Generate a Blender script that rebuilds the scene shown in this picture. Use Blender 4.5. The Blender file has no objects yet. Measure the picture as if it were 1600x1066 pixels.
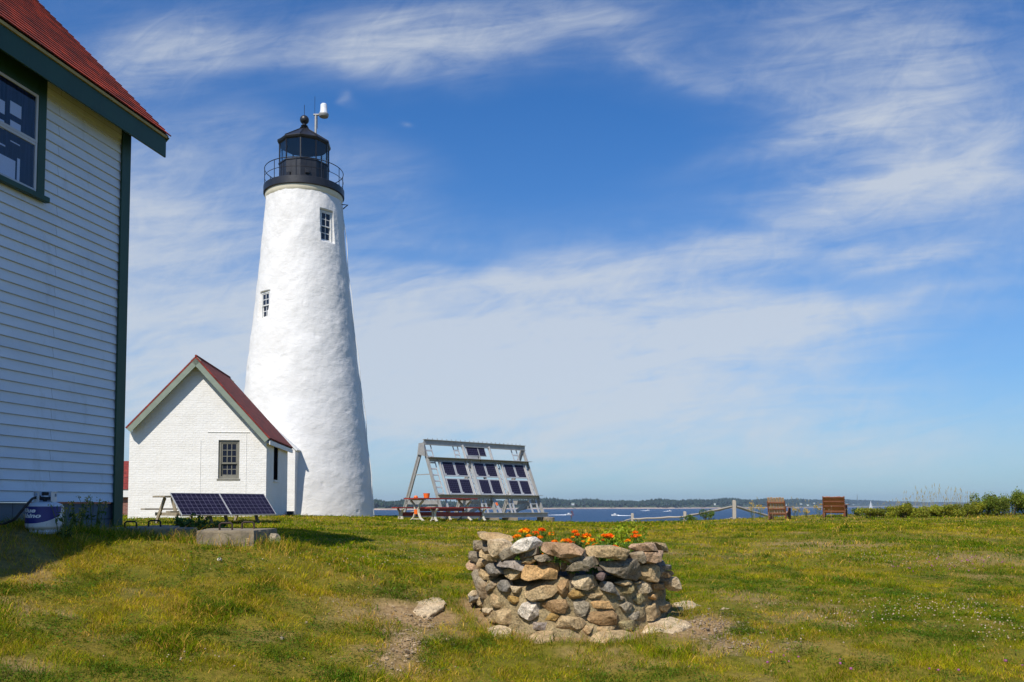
import bpy, math, random
import numpy as np
from mathutils import Vector, Matrix, noise as mnoise
R = math.radians
random.seed(7); rng = np.random.default_rng(7)
SC = bpy.context.scene
COL = SC.collection
EYE = 1.5
F = 1333.33; PITCH = R(2.9); SH = 189.5
cp, sp = math.cos(PITCH), math.sin(PITCH)
def ray(px, py):
    u = (px-800)/F; v = (533-py+SH)/F
    return Vector((u, cp-v*sp, sp+v*cp))
def AT(px, py, D):
    d = ray(px, py); d = d*(D/d.y)
    return Vector((d.x, d.y, d.z+EYE))
def on_plane(px, py, p, n):
    d = ray(px, py); o = Vector((0, 0, EYE)); n = Vector(n)
    return o + d*((Vector(p)-o).dot(n)/d.dot(n))
# ------------------------------------------------------------ terrain
# (x, y, depth below eye)
_c = []
def cpx(px, py, D):
    _c.append(((px-800)/F*D, D, (py-790)/F*D))
for p in [(0,0,1.5),(-3,0,1.35),(4,0,1.55),(0,4,1.42),(-2.7,4.5,1.02),(-5,3,.75),(-7,5,.5),(-9,9,.35),(-8,14,.36),(-14,20,.45),
          (.3,6.1,1.26),(2.2,5.6,1.25),(3.4,5.5,1.18),(.64,7.2,1.07),(.7,8.2,.98),(2.0,8.0,.98),(-.6,7.2,1.05),(-1.6,6.4,1.02),
          (-5.1,8.4,.27),(-4.45,7.9,.245),(-4.1,7.9,.30),(-4.7,10.2,.34),(-3.6,9.7,.40),(-3.0,8.9,.415),(-2.5,9.0,.44),(-4.2,9.2,.37),(-4.05,7.7,.53),(-2.5,9.9,.45),(-2.6,14.5,.60),(-1.5,11,.78),
          (6.6,11,.93),(4,14,.80),(1.5,14,.74),(9,16,.72),(0,20,.62),(8,24,.62),(14,24,.56),(14,12,.9),(22,20,.6),(10,5,1.1),(20,5,1.0),
          (-20,0,.6),(-20,30,.45),(-4,-8,1.2),(8,-8,1.5)]:
    _c.append(p)
for p in [(199,811,26.2),(415,807,26.6),(330,820,22),(480,809,38),(583,808,38),(690,814,27),(660,812,31),(845,815,33.5),(900,818,34),
          (1000,817,36),(1080,816,38),(1147,812,40),(1217,810,38),(1305,806,38),(1420,807,36),(1600,807,32),(1700,808,30),(1450,830,18),(1500,860,13)]:
    cpx(*p)
_P = np.array([(a, b) for a, b, c in _c]); _V = np.array([EYE-c for a, b, c in _c])
def _phi(r2): return np.where(r2 > 1e-9, r2*np.log(np.maximum(r2, 1e-9))*.5, 0.)
_n = len(_P)
_K = _phi(((_P[:, None]-_P[None])**2).sum(-1)) + np.eye(_n)*.02*20
_A = np.zeros((_n+3, _n+3)); _A[:_n, :_n] = _K; _A[:_n, _n] = 1; _A[:_n, _n+1:] = _P; _A[_n, :_n] = 1; _A[_n+1:, :_n] = _P.T
_W = np.linalg.solve(_A, np.concatenate([_V, [0, 0, 0]]))
def crest(x):
    return np.interp(x, [-40, -12, -6, -2, 3, 8, 14, 22, 40], [60, 50, 44, 36, 36, 40, 40, 37, 33])
def Hn(x, y):
    x = np.asarray(x, float); y = np.asarray(y, float)
    sh = x.shape; x = x.ravel(); y = y.ravel()
    xc = np.clip(x, -22, 24); yc = np.clip(y, -8, 40)
    out = np.empty(len(x))
    for i in range(0, len(x), 50000):
        a = xc[i:i+50000]; b = yc[i:i+50000]
        r2 = (a[:, None]-_P[None, :, 0])**2+(b[:, None]-_P[None, :, 1])**2
        out[i:i+50000] = _phi(r2)@_W[:_n]+_W[_n]+_W[_n+1]*a+_W[_n+2]*b
    out += .012*np.sin(x*3.1+1.3*np.sin(y*2.3))*np.sin(y*2.7+x*.8)+.010*np.sin(x*6.3+y*4.1)*np.sin(y*7.9-x*2.2)
    out += .085*np.exp(-((x+4.5)**2+(y-7.9)**2)/.55**2)
    d = np.maximum(0, y-crest(x))
    out -= np.where(d < 8, .012*d*d, .768+.35*(d-8))
    rr = np.maximum(0, np.hypot(x, y-10)-75); out -= .3*rr
    return np.maximum(out, -11).reshape(sh)
def H(x, y): return float(Hn(np.array([x]), np.array([y]))[0])
def vnoise(x, y, s, seed=0):
    r = np.random.default_rng(seed).random((257, 257))
    X = (np.asarray(x)/s+1000.3) % 256; Y = (np.asarray(y)/s+1000.7) % 256
    i = np.floor(X).astype(int); j = np.floor(Y).astype(int); fx = X-i; fy = Y-j
    fx = fx*fx*(3-2*fx); fy = fy*fy*(3-2*fy); i1 = (i+1) % 256; j1 = (j+1) % 256; i %= 256; j %= 256
    return (r[i, j]*(1-fx)+r[i1, j]*fx)*(1-fy)+(r[i, j1]*(1-fx)+r[i1, j1]*fx)*fy
def fbm(x, y, s, seed=0, o=3):
    t = 0; a = .5; tot = 0
    for k in range(o):
        t = t+a*vnoise(x, y, s/2**k, seed+k); tot += a; a *= .5
    return t/tot
# ------------------------------------------------------------ object helpers
def tag(o, label=None, cat=None, group=None, kind=None):
    if label: o['label'] = label
    if cat: o['category'] = cat
    if group: o['group'] = group
    if kind: o['kind'] = kind
    return o
def empty(name, loc, rz=0, label=None, cat=None, group=None):
    o = bpy.data.objects.new(name, None); COL.objects.link(o)
    o.location = loc; o.rotation_euler = (0, 0, rz); o.empty_display_size = .2
    return tag(o, label, cat, group)
class MB:
    def __init__(s): s.v = []; s.f = []; s.mi = []; s.M = None; s.cur = 0
    def av(s, p):
        p = Vector(p)
        if s.M is not None: p = s.M @ p
        s.v.append(p); return len(s.v)-1
    def face(s, idx): s.f.append(tuple(idx)); s.mi.append(s.cur)
    def quad(s, *p): s.face([s.av(q) for q in p])
    def box(s, c, d, rot=None):
        c = Vector(c); hx, hy, hz = d[0]/2, d[1]/2, d[2]/2; idx = []
        for x, y, z in ((-1,-1,-1),(1,-1,-1),(1,1,-1),(-1,1,-1),(-1,-1,1),(1,-1,1),(1,1,1),(-1,1,1)):
            q = Vector((x*hx, y*hy, z*hz))
            if rot is not None: q = rot @ q
            idx.append(s.av(c+q))
        for f in ((0,3,2,1),(4,5,6,7),(0,1,5,4),(1,2,6,5),(2,3,7,6),(3,0,4,7)): s.face([idx[i] for i in f])
        return s
    def b2(s, x0, x1, y0, y1, z0, z1): return s.box(((x0+x1)/2, (y0+y1)/2, (z0+z1)/2), (abs(x1-x0), abs(y1-y0), abs(z1-z0)))
    def frame(s, p0, p1, up):
        p0 = Vector(p0); p1 = Vector(p1); z = (p1-p0); L = z.length; z.normalize(); up = Vector(up)
        x = up.cross(z)
        if x.length < 1e-4: x = Vector((1, 0, 0)).cross(z)
        x.normalize(); y = z.cross(x)
        return p0, p1, L, Matrix((x, y, z)).transposed()
    def beam(s, p0, p1, w, h, up=(0, 0, 1)):      # w across, h along up
        p0, p1, L, m = s.frame(p0, p1, up)
        return s.box((p0+p1)/2, (w, h, L), m)
    def ibeam(s, p0, p1, w, h, t=.012, up=(0, 0, 1)):
        p0, p1, L, m = s.frame(p0, p1, up); c = (p0+p1)/2
        s.box(c+m@Vector((0, h/2-t/2, 0)), (w, t, L), m); s.box(c-m@Vector((0, h/2-t/2, 0)), (w, t, L), m)
        s.box(c, (t, h-2*t, L), m); return s
    def tube(s, pts, r, n=8, cap=True):
        pts = [Vector(p) for p in pts]; rs = r if hasattr(r, '__len__') else [r]*len(pts); rings = []
        px = None
        for i, p in enumerate(pts):
            t = (pts[min(i+1, len(pts)-1)]-pts[max(i-1, 0)]).normalized()
            if px is None:
                a = Vector((0, 0, 1)) if abs(t.z) < .9 else Vector((1, 0, 0)); px = a.cross(t).normalized()
            x = (px-t*px.dot(t)).normalized(); px = x; y = t.cross(x)
            rings.append([s.av(p+(x*math.cos(2*math.pi*k/n)+y*math.sin(2*math.pi*k/n))*rs[i]) for k in range(n)])
        for a, b in zip(rings, rings[1:]):
            for k in range(n): s.face((a[k], a[(k+1) % n], b[(k+1) % n], b[k]))
        if cap: s.face(rings[0][::-1]); s.face(rings[-1])
        return s
    def lathe(s, prof, n=32, c=(0, 0, 0), off=0., capb=True, capt=True):
        c = Vector(c); rings = []
        for r, z in prof: rings.append([s.av(c+Vector((r*math.cos(2*math.pi*k/n+off), r*math.sin(2*math.pi*k/n+off), z))) for k in range(n)])
        for a, b in zip(rings, rings[1:]):
            for k in range(n): s.face((a[k], a[(k+1) % n], b[(k+1) % n], b[k]))
        if capb: s.face(rings[0][::-1])
        if capt: s.face(rings[-1])
        return s
    def prism(s, poly, y0, y1):                    # polygon in (x, z), thickness in y
        a = [s.av((x, y0, z)) for x, z in poly]; b = [s.av((x, y1, z)) for x, z in poly]; n = len(poly)
        s.face(a); s.face(b[::-1])
        for k in range(n): s.face((a[(k+1) % n], a[k], b[k], b[(k+1) % n]))
        return s
    def build(s, name, mat, parent=None, smooth=False, bevel=0, label=None, cat=None, group=None, kind=None, loc=None):
        me = bpy.data.meshes.new(name); me.from_pydata([tuple(v) for v in s.v], [], s.f)
        mats = mat if isinstance(mat, (list, tuple)) else [mat]
        for m in mats: me.materials.append(m)
        if len(mats) > 1: me.polygons.foreach_set('material_index', s.mi)
        me.update(); boxuv(me)
        if smooth: me.polygons.foreach_set('use_smooth', [True]*len(me.polygons))
        o = bpy.data.objects.new(name, me); COL.objects.link(o)
        if parent: o.parent = parent
        if loc is not None: o.location = loc
        if bevel:
            b = o.modifiers.new('bevel', 'BEVEL'); b.width = bevel; b.segments = 2; b.limit_method = 'ANGLE'; b.angle_limit = R(40)
        if smooth == 'auto':
            me.polygons.foreach_set('use_smooth', [True]*len(me.polygons))
            me.set_sharp_from_angle(angle=R(35))
        return tag(o, label, cat, group, kind)
def boxuv(me):
    nl = len(me.loops)
    if nl == 0: return
    uv = me.uv_layers.new(name='UVMap')
    co = np.empty(len(me.vertices)*3); me.vertices.foreach_get('co', co); co = co.reshape(-1, 3)
    li = np.empty(nl, dtype=np.int32); me.loops.foreach_get('vertex_index', li)
    nr = np.empty(len(me.polygons)*3); me.polygons.foreach_get('normal', nr); nr = np.abs(nr.reshape(-1, 3))
    lt = np.empty(len(me.polygons), dtype=np.int32); me.polygons.foreach_get('loop_total', lt)
    ax = np.repeat(np.argmax(nr, axis=1), lt); p = co[li]
    u = np.where(ax == 0, p[:, 1], p[:, 0]); v = np.where(ax == 2, p[:, 1], p[:, 2])
    uv.data.foreach_set('uv', np.stack([u, v], 1).ravel())
def npmesh(name, V, faces_q, faces_t, mat, parent=None, col=None, smooth=False, **kw):
    me = bpy.data.meshes.new(name)
    nq = 0 if faces_q is None else len(faces_q); nt = 0 if faces_t is None else len(faces_t)
    me.vertices.add(len(V)); me.vertices.foreach_set('co', np.asarray(V, np.float32).ravel())
    lv = []; 
    if nq: lv.append(np.asarray(faces_q, np.int32).ravel())
    if nt: lv.append(np.asarray(faces_t, np.int32).ravel())
    lv = np.concatenate(lv); me.loops.add(len(lv)); me.loops.foreach_set('vertex_index', lv)
    me.polygons.add(nq+nt)
    st = np.concatenate([np.arange(nq)*4, nq*4+np.arange(nt)*3]).astype(np.int32)
    me.polygons.foreach_set('loop_start', st)
    me.polygons.foreach_set('use_smooth', np.full(nq+nt, bool(smooth)))
    me.update(calc_edges=True)
    if col is not None:
        a = me.color_attributes.new('col', 'FLOAT_COLOR', 'POINT')
        c = np.ones((len(V), 4), np.float32); c[:, :3] = col; a.data.foreach_set('color', c.ravel())
    me.materials.append(mat)
    o = bpy.data.objects.new(name, me); COL.objects.link(o)
    if parent: o.parent = parent
    return tag(o, **kw)
def copy_tree(o, parent=None):
    c = o.copy(); COL.objects.link(c); c.parent = parent
    for ch in list(o.children): copy_tree(ch, c)
    return c
# ------------------------------------------------------------ materials
def newmat(name):
    m = bpy.data.materials.new(name); m.use_nodes = True; nt = m.node_tree
    return m, nt, nt.nodes['Principled BSDF']
def lnk(nt, a, b): nt.links.new(a, b)
def ntex(nt, scale, detail=4, rough=.6, coord='Object', dist=0, stretch=None):
    tc = nt.nodes.new('ShaderNodeTexCoord'); t = nt.nodes.new('ShaderNodeTexNoise')
    t.inputs['Scale'].default_value = scale; t.inputs['Detail'].default_value = detail; t.inputs['Roughness'].default_value = rough
    t.inputs['Distortion'].default_value = dist
    if stretch:
        mp = nt.nodes.new('ShaderNodeMapping'); mp.inputs['Scale'].default_value = stretch
        lnk(nt, tc.outputs[coord], mp.inputs[0]); lnk(nt, mp.outputs[0], t.inputs[0])
    else: lnk(nt, tc.outputs[coord], t.inputs[0])
    return t.outputs[0]
def ramp(nt, fac, stops):
    r = nt.nodes.new('ShaderNodeValToRGB'); e = r.color_ramp.elements
    while len(e) < len(stops): e.new(.5)
    for i, (p, c) in enumerate(stops): e[i].position = p; e[i].color = (*c, 1)
    lnk(nt, fac, r.inputs[0]); return r.outputs[0]
def mixc(nt, fac, a, b, mode='MIX'):
    m = nt.nodes.new('ShaderNodeMix'); m.data_type = 'RGBA'; m.blend_type = mode
    for s, v in ((m.inputs[0], fac), (m.inputs[6], a), (m.inputs[7], b)):
        if isinstance(v, (int, float)): s.default_value = v
        elif isinstance(v, tuple): s.default_value = (*v, 1)
        else: lnk(nt, v, s)
    return m.outputs[2]
def bump(nt, bs, h, strength=.5, dist=.01, prev=None):
    b = nt.nodes.new('ShaderNodeBump'); b.inputs['Strength'].default_value = strength; b.inputs['Distance'].default_value = dist
    lnk(nt, h, b.inputs['Height'])
    if prev: lnk(nt, prev, b.inputs['Normal'])
    lnk(nt, b.outputs[0], bs.inputs['Normal']); return b.outputs[0]
def mat_simple(name, c1, c2=None, scale=6, rough=.6, bs=.3, bd=.004, metal=0, bscale=None, stretch=None, detail=5, spec=None):
    m, nt, b = newmat(name)
    c2 = c2 or tuple(x*.8 for x in c1)
    n = ntex(nt, scale, detail, .65, stretch=stretch)
    lnk(nt, ramp(nt, n, [(.3, c2), (.7, c1)]), b.inputs['Base Color'])
    b.inputs['Roughness'].default_value = rough; b.inputs['Metallic'].default_value = metal
    if spec is not None: b.inputs['Specular IOR Level'].default_value = spec
    if bs: bump(nt, b, ntex(nt, bscale or scale*6, 4, .6, stretch=stretch), bs, bd)
    return m
M = {}
M['white_paint'] = mat_simple('white_paint', (.80,.80,.79), (.70,.70,.68), 1.2, .6, .25, .003, bscale=30, stretch=(1, 1, 6))
M['white_trim'] = mat_simple('white_trim', (.72,.72,.70), (.6,.6,.58), 4, .5)
M['green_paint'] = mat_simple('green_paint', (.011,.055,.026), (.008,.040,.019), 3, .5, .3, .003, bscale=40, stretch=(1, 1, .2))
M['grey_trim'] = mat_simple('grey_trim', (.23,.27,.21), (.18,.215,.165), 5, .6)
M['black_paint'] = mat_simple('black_paint', (.020,.020,.024), (.010,.010,.013), 5, .42, .4, .006, bscale=9)
M['grey_block'] = mat_simple('foundation_paint', (.16,.18,.21), (.11,.13,.15), 3, .8, .5, .006)
M['concrete'] = mat_simple('concrete', (.28,.225,.15), (.13,.105,.072), 7, .9, .8, .012, bscale=26)
M['wood_grey'] = mat_simple('weathered_wood', (.46,.41,.34), (.30,.26,.21), 9, .85, .6, .004, stretch=(4, 4, 4))
M['wood_table'] = mat_simple('table_wood', (.33,.28,.20), (.22,.18,.12), 9, .85, .5, .004)
M['cedar'] = mat_simple('cedar_stain', (.27,.10,.05), (.15,.055,.03), 14, .6, .4, .003)
M['cedar_pale'] = mat_simple('cedar_faded', (.58,.40,.25), (.36,.21,.12), 14, .7, .4, .003)  # paler, faded cedar of the first chair
M['cedar_warm'] = mat_simple('cedar_warm', (.52,.21,.07), (.36,.13,.04), 14, .6, .4, .003)
M['red_paint'] = mat_simple('red_paint', (.30,.035,.022), (.20,.022,.016), 8, .45, .2, .002)
M['cream_metal'] = mat_simple('cream_metal', (.62,.58,.46), (.50,.46,.36), 5, .45, .1, .002)
M['galv'] = mat_simple('galvanised', (.40,.39,.37), (.29,.285,.27), 7, .5, .15, .002, metal=.25)
M['alu'] = mat_simple('aluminium', (.52,.52,.52), (.42,.42,.42), 8, .4, .1, .001, metal=.3)
M['dark_iron'] = mat_simple('dark_iron', (.05,.025,.018), (.025,.015,.012), 14, .75, .4, .003)
M['orange'] = mat_simple('orange_plastic', (.85,.16,.015), (.7,.12,.012), 8, .5, .1)
M['tank_white'] = mat_simple('tank_white', (.62,.63,.66), (.5,.51,.54), 5, .4, .15, .002)
M['tank_blue'] = mat_simple('label_blue', (.02,.025,.20), (.018,.02,.16), 5, .4, .0)
M['text_white'] = mat_simple('text_white', (.8,.8,.82), (.75,.75,.77), 5, .4, .0)
M['rubber'] = mat_simple('rubber', (.015,.015,.017), (.01,.01,.01), 9, .6, .1)
M['cream'] = mat_simple('cream_cove', (.72,.66,.50), (.62,.56,.42), 5, .6)
M['stem'] = mat_simple('stem', (.10,.15,.03), (.07,.10,.02), 9, .8, 0)
M['bark'] = mat_simple('bark', (.12,.09,.06), (.07,.05,.035), 9, .9, .5)
M['soil'] = mat_simple('soil', (.10,.07,.045), (.05,.035,.022), 14, .95, 1, .02)
def glass_dark(name, c=(.012,.016,.028), rough=.06):
    m, nt, b = newmat(name); b.inputs['Base Color'].default_value = (*c, 1); b.inputs['Roughness'].default_value = rough
    b.inputs['Specular IOR Level'].default_value = .5
    bump(nt, b, ntex(nt, 2.5, 2, .5), .08, .02)
    return m
M['pane'] = glass_dark('window_glass')
def glass_clear(name, tint=(.75,.85,.88), k=.8):
    m, nt, b = newmat(name); out = nt.nodes['Material Output']
    t = nt.nodes.new('ShaderNodeBsdfTransparent'); t.inputs[0].default_value = (*tint, 1)
    g = nt.nodes.new('ShaderNodeBsdfGlossy'); g.inputs['Roughness'].default_value = .04; g.inputs[0].default_value = (.9,.9,.9,1)
    fr = nt.nodes.new('ShaderNodeFresnel'); fr.inputs[0].default_value = 1.6
    mx = nt.nodes.new('ShaderNodeMixShader'); ge = nt.nodes.new('ShaderNodeNewGeometry'); om = nt.nodes.new('ShaderNodeMath'); om.operation = 'SUBTRACT'; om.inputs[0].default_value = 1; lnk(nt, ge.outputs['Backfacing'], om.inputs[1]); mu = nt.nodes.new('ShaderNodeMath'); mu.operation = 'MULTIPLY'; lnk(nt, fr.outputs[0], mu.inputs[0]); lnk(nt, om.outputs[0], mu.inputs[1])
    lnk(nt, mu.outputs[0], mx.inputs[0]); lnk(nt, t.outputs[0], mx.inputs[1]); lnk(nt, g.outputs[0], mx.inputs[2])
    lnk(nt, mx.outputs[0], out.inputs[0]); return m
M['clear'] = glass_clear('clear_glass')
M['smoky'] = glass_clear('lantern_glass', (.80,.86,.88))
# painted brick
def mat_brick(name, c1, c2, mortar, bw=.21, bh=.072, strength=.7):
    m, nt, b = newmat(name); tc = nt.nodes.new('ShaderNodeTexCoord')
    br = nt.nodes.new('ShaderNodeTexBrick'); lnk(nt, tc.outputs['UV'], br.inputs[0])
    br.inputs['Color1'].default_value = (*c1, 1); br.inputs['Color2'].default_value = (*c2, 1); br.inputs['Mortar'].default_value = (*mortar, 1)
    br.inputs['Scale'].default_value = 1; br.inputs['Mortar Size'].default_value = .007; br.inputs['Mortar Smooth'].default_value = .6
    br.inputs['Brick Width'].default_value = bw; br.inputs['Row Height'].default_value = bh
    n = ntex(nt, 2.0, 6, .7)
    lnk(nt, mixc(nt, 1., br.outputs[0], ramp(nt, n, [(.3, (.93,.92,.9)), (.6, (1, 1, 1))]), 'MULTIPLY'), b.inputs['Base Color'])
    b.inputs['Roughness'].default_value = .75
    mm = nt.nodes.new('ShaderNodeMath'); mm.operation = 'MULTIPLY'; lnk(nt, br.outputs['Fac'], mm.inputs[0]); mm.inputs[1].default_value = -1
    p = bump(nt, b, mm.outputs[0], strength, .010)
    p = bump(nt, b, ntex(nt, 16, 5, .75, stretch=(.6, .6, 1.8)), .5, .02, p); bump(nt, b, ntex(nt, 2.2, 4, .7), .35, .06, p)
    return m
M['white_brick'] = mat_brick('painted_brick', (.80,.78,.74), (.79,.77,.73), (.77,.75,.71), strength=.45)
M['red_brick'] = mat_brick('red_brick', (.22,.07,.045), (.16,.05,.035), (.3,.27,.24), strength=.4)
M['block'] = mat_brick('foundation_block', (.13,.15,.18), (.11,.13,.16), (.07,.08,.10), .4, .2, .8)
def mat_shingle(name, c1, c2, c3, course=.13, zs=1.0):
    m, nt, b = newmat(name); tc = nt.nodes.new('ShaderNodeTexCoord'); mp = nt.nodes.new('ShaderNodeMapping')
    mp.inputs['Scale'].default_value = (1, zs, 1); lnk(nt, tc.outputs['UV'], mp.inputs[0])
    br = nt.nodes.new('ShaderNodeTexBrick'); lnk(nt, mp.outputs[0], br.inputs[0])
    br.inputs['Color1'].default_value = (*c1, 1); br.inputs['Color2'].default_value = (*c2, 1); br.inputs['Mortar'].default_value = (*c3, 1)
    br.inputs['Scale'].default_value = 1; br.inputs['Mortar Size'].default_value = .006
    br.inputs['Brick Width'].default_value = .17; br.inputs['Row Height'].default_value = course; br.inputs['Bias'].default_value = 0
    n = ntex(nt, 3.2, 5, .8, stretch=(1, 2.5, 1)); n2 = ntex(nt, 90, 2, .7)
    c = mixc(nt, 1., br.outputs[0], ramp(nt, n, [(.36, (.34,.32,.32)), (.5, (.95,.95,.95)), (.65, (1.2, 1.15, 1.1))]), 'MULTIPLY')
    c = mixc(nt, 1., c, ramp(nt, n2, [(.3, (.7,.7,.7)), (.7, (1.2, 1.2, 1.2))]), 'MULTIPLY')
    lnk(nt, c, b.inputs['Base Color']); b.inputs['Roughness'].default_value = .9
    bump(nt, b, n2, .6, .006); return m
M['shingle'] = mat_shingle('red_shingle', (.34,.035,.022), (.17,.018,.014), (.03,.008,.008), .13, 1.0)
M['shingle_small'] = mat_shingle('dark_red_shingle', (.28,.034,.022), (.18,.022,.016), (.06,.01,.01), .13)
SIDING_Z = .3988
def mat_siding():
    m, nt, b = newmat('white_clapboard')
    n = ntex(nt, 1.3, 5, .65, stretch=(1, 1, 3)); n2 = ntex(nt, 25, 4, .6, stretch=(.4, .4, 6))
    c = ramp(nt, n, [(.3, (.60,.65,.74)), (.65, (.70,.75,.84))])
    tc = nt.nodes.new('ShaderNodeTexCoord'); mp = nt.nodes.new('ShaderNodeMapping'); mp.inputs['Location'].default_value = (0, -SIDING_Z, 0); lnk(nt, tc.outputs['UV'], mp.inputs[0])
    br = nt.nodes.new('ShaderNodeTexBrick'); lnk(nt, mp.outputs[0], br.inputs[0]); br.inputs['Scale'].default_value = 1; br.inputs['Mortar Size'].default_value = .0022; br.inputs['Brick Width'].default_value = 3.1; br.inputs['Row Height'].default_value = .1115; br.offset = .37
    br.inputs['Color1'].default_value = (1, 1, 1, 1); br.inputs['Color2'].default_value = (.93,.935,.94, 1); br.inputs['Mortar'].default_value = (.35,.35,.33, 1)  # dark joints; the course lines also paint shade under the boards
    c = mixc(nt, 1., c, br.outputs[0], 'MULTIPLY'); n4 = ntex(nt, 3.5, 6, .75, stretch=(1, 1, .3)); c = mixc(nt, 1., c, ramp(nt, n4, [(.28, (.82,.81,.78)), (.45, (1, 1, 1))]), 'MULTIPLY')
    lnk(nt, c, b.inputs['Base Color']); b.inputs['Roughness'].default_value = .55
    bump(nt, b, n2, .3, .003); return m
M['siding'] = mat_siding()
def mat_plaster():
    m, nt, b = newmat('whitewashed_masonry')
    n = ntex(nt, .9, 6, .6)
    c = ramp(nt, n, [(.25, (.64,.62,.59)), (.55, (.70,.685,.66))])
    n3 = ntex(nt, 7, 4, .8)
    c = mixc(nt, 1., c, ramp(nt, n3, [(.22, (.78,.75,.70)), (.30, (1, 1, 1))]), 'MULTIPLY')
    lnk(nt, c, b.inputs['Base Color']); b.inputs['Roughness'].default_value = .7
    p = bump(nt, b, ntex(nt, 3.0, 6, .62, stretch=(1, 1, 1.7), dist=.6), .35, .06)
    bump(nt, b, ntex(nt, 22, 4, .65), .3, .01, p); return m
M['plaster'] = mat_plaster()
def mat_solar(nx, ny, name, mc=(.16,.15,.22), ms=.004):
    m, nt, b = newmat(name); tc = nt.nodes.new('ShaderNodeTexCoord')
    br = nt.nodes.new('ShaderNodeTexBrick'); lnk(nt, tc.outputs['UV'], br.inputs[0]); br.offset = 0
    br.inputs['Color1'].default_value = (.010,.008,.020, 1); br.inputs['Color2'].default_value = (.014,.011,.028, 1); br.inputs['Mortar'].default_value = (*mc, 1)
    br.inputs['Scale'].default_value = 1; br.inputs['Mortar Size'].default_value = ms; br.inputs['Mortar Smooth'].default_value = .2
    br.inputs['Brick Width'].default_value = nx; br.inputs['Row Height'].default_value = ny
    lnk(nt, br.outputs[0], b.inputs['Base Color']); b.inputs['Roughness'].default_value = .4; b.inputs['Specular IOR Level'].default_value = .2
    return m
M['solar_big'] = mat_solar(.1617, .157, 'solar_cells_large')
M['solar_small'] = mat_solar(.083, .083, 'solar_cells_small', (.07,.07,.12), .004)
# vertex-coloured foliage
def mat_leaf(name, tr=.35, rough=.6, spec=.25):
    m, nt, b = newmat(name); out = nt.nodes['Material Output']
    a = nt.nodes.new('ShaderNodeAttribute'); a.attribute_name = 'col'
    b.inputs['Roughness'].default_value = rough; b.inputs['Specular IOR Level'].default_value = spec
    lnk(nt, a.outputs['Color'], b.inputs['Base Color'])
    t = nt.nodes.new('ShaderNodeBsdfTranslucent'); lnk(nt, mixc(nt, 1., a.outputs['Color'], (1.25, 1.3, .7), 'MULTIPLY'), t.inputs[0])
    mx = nt.nodes.new('ShaderNodeMixShader'); mx.inputs[0].default_value = tr
    lnk(nt, b.outputs[0], mx.inputs[1]); lnk(nt, t.outputs[0], mx.inputs[2]); lnk(nt, mx.outputs[0], out.inputs[0])
    return m
M['leaf'] = mat_leaf('leaf'); M['grass'] = mat_leaf('grass_blade', .35, .8, .04); M['petal'] = mat_leaf('petal', .25, .6, .1)
def mat_ground():
    m, nt, b = newmat('turf_soil')
    a = nt.nodes.new('ShaderNodeAttribute'); a.attribute_name = 'col'
    n = ntex(nt, 1.1, 7, .65); n2 = ntex(nt, 18, 6, .75)
    turf = ramp(nt, n, [(.3, (.10,.11,.012)), (.5, (.19,.165,.02)), (.7, (.28,.20,.04))])
    turf = mixc(nt, 1., turf, ramp(nt, n2, [(.25, (.35,.4,.35)), (.6, (1.1, 1.05, 1))]), 'MULTIPLY')
    dirt = ramp(nt, n2, [(.25, (.15,.095,.045)), (.5, (.31,.205,.10)), (.72, (.45,.32,.17))])
    sx = nt.nodes.new('ShaderNodeSeparateColor'); lnk(nt, a.outputs['Color'], sx.inputs[0])
    rock = ramp(nt, ntex(nt, .8, 6, .7), [(.3, (.12,.085,.06)), (.7, (.34,.26,.19))])
    c = mixc(nt, sx.outputs[0], turf, dirt); c = mixc(nt, sx.outputs[1], c, rock)
    lnk(nt, c, b.inputs['Base Color']); b.inputs['Roughness'].default_value = .95; b.inputs['Specular IOR Level'].default_value = .1
    bump(nt, b, n2, .9, .03); return m
M['ground'] = mat_ground()
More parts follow.
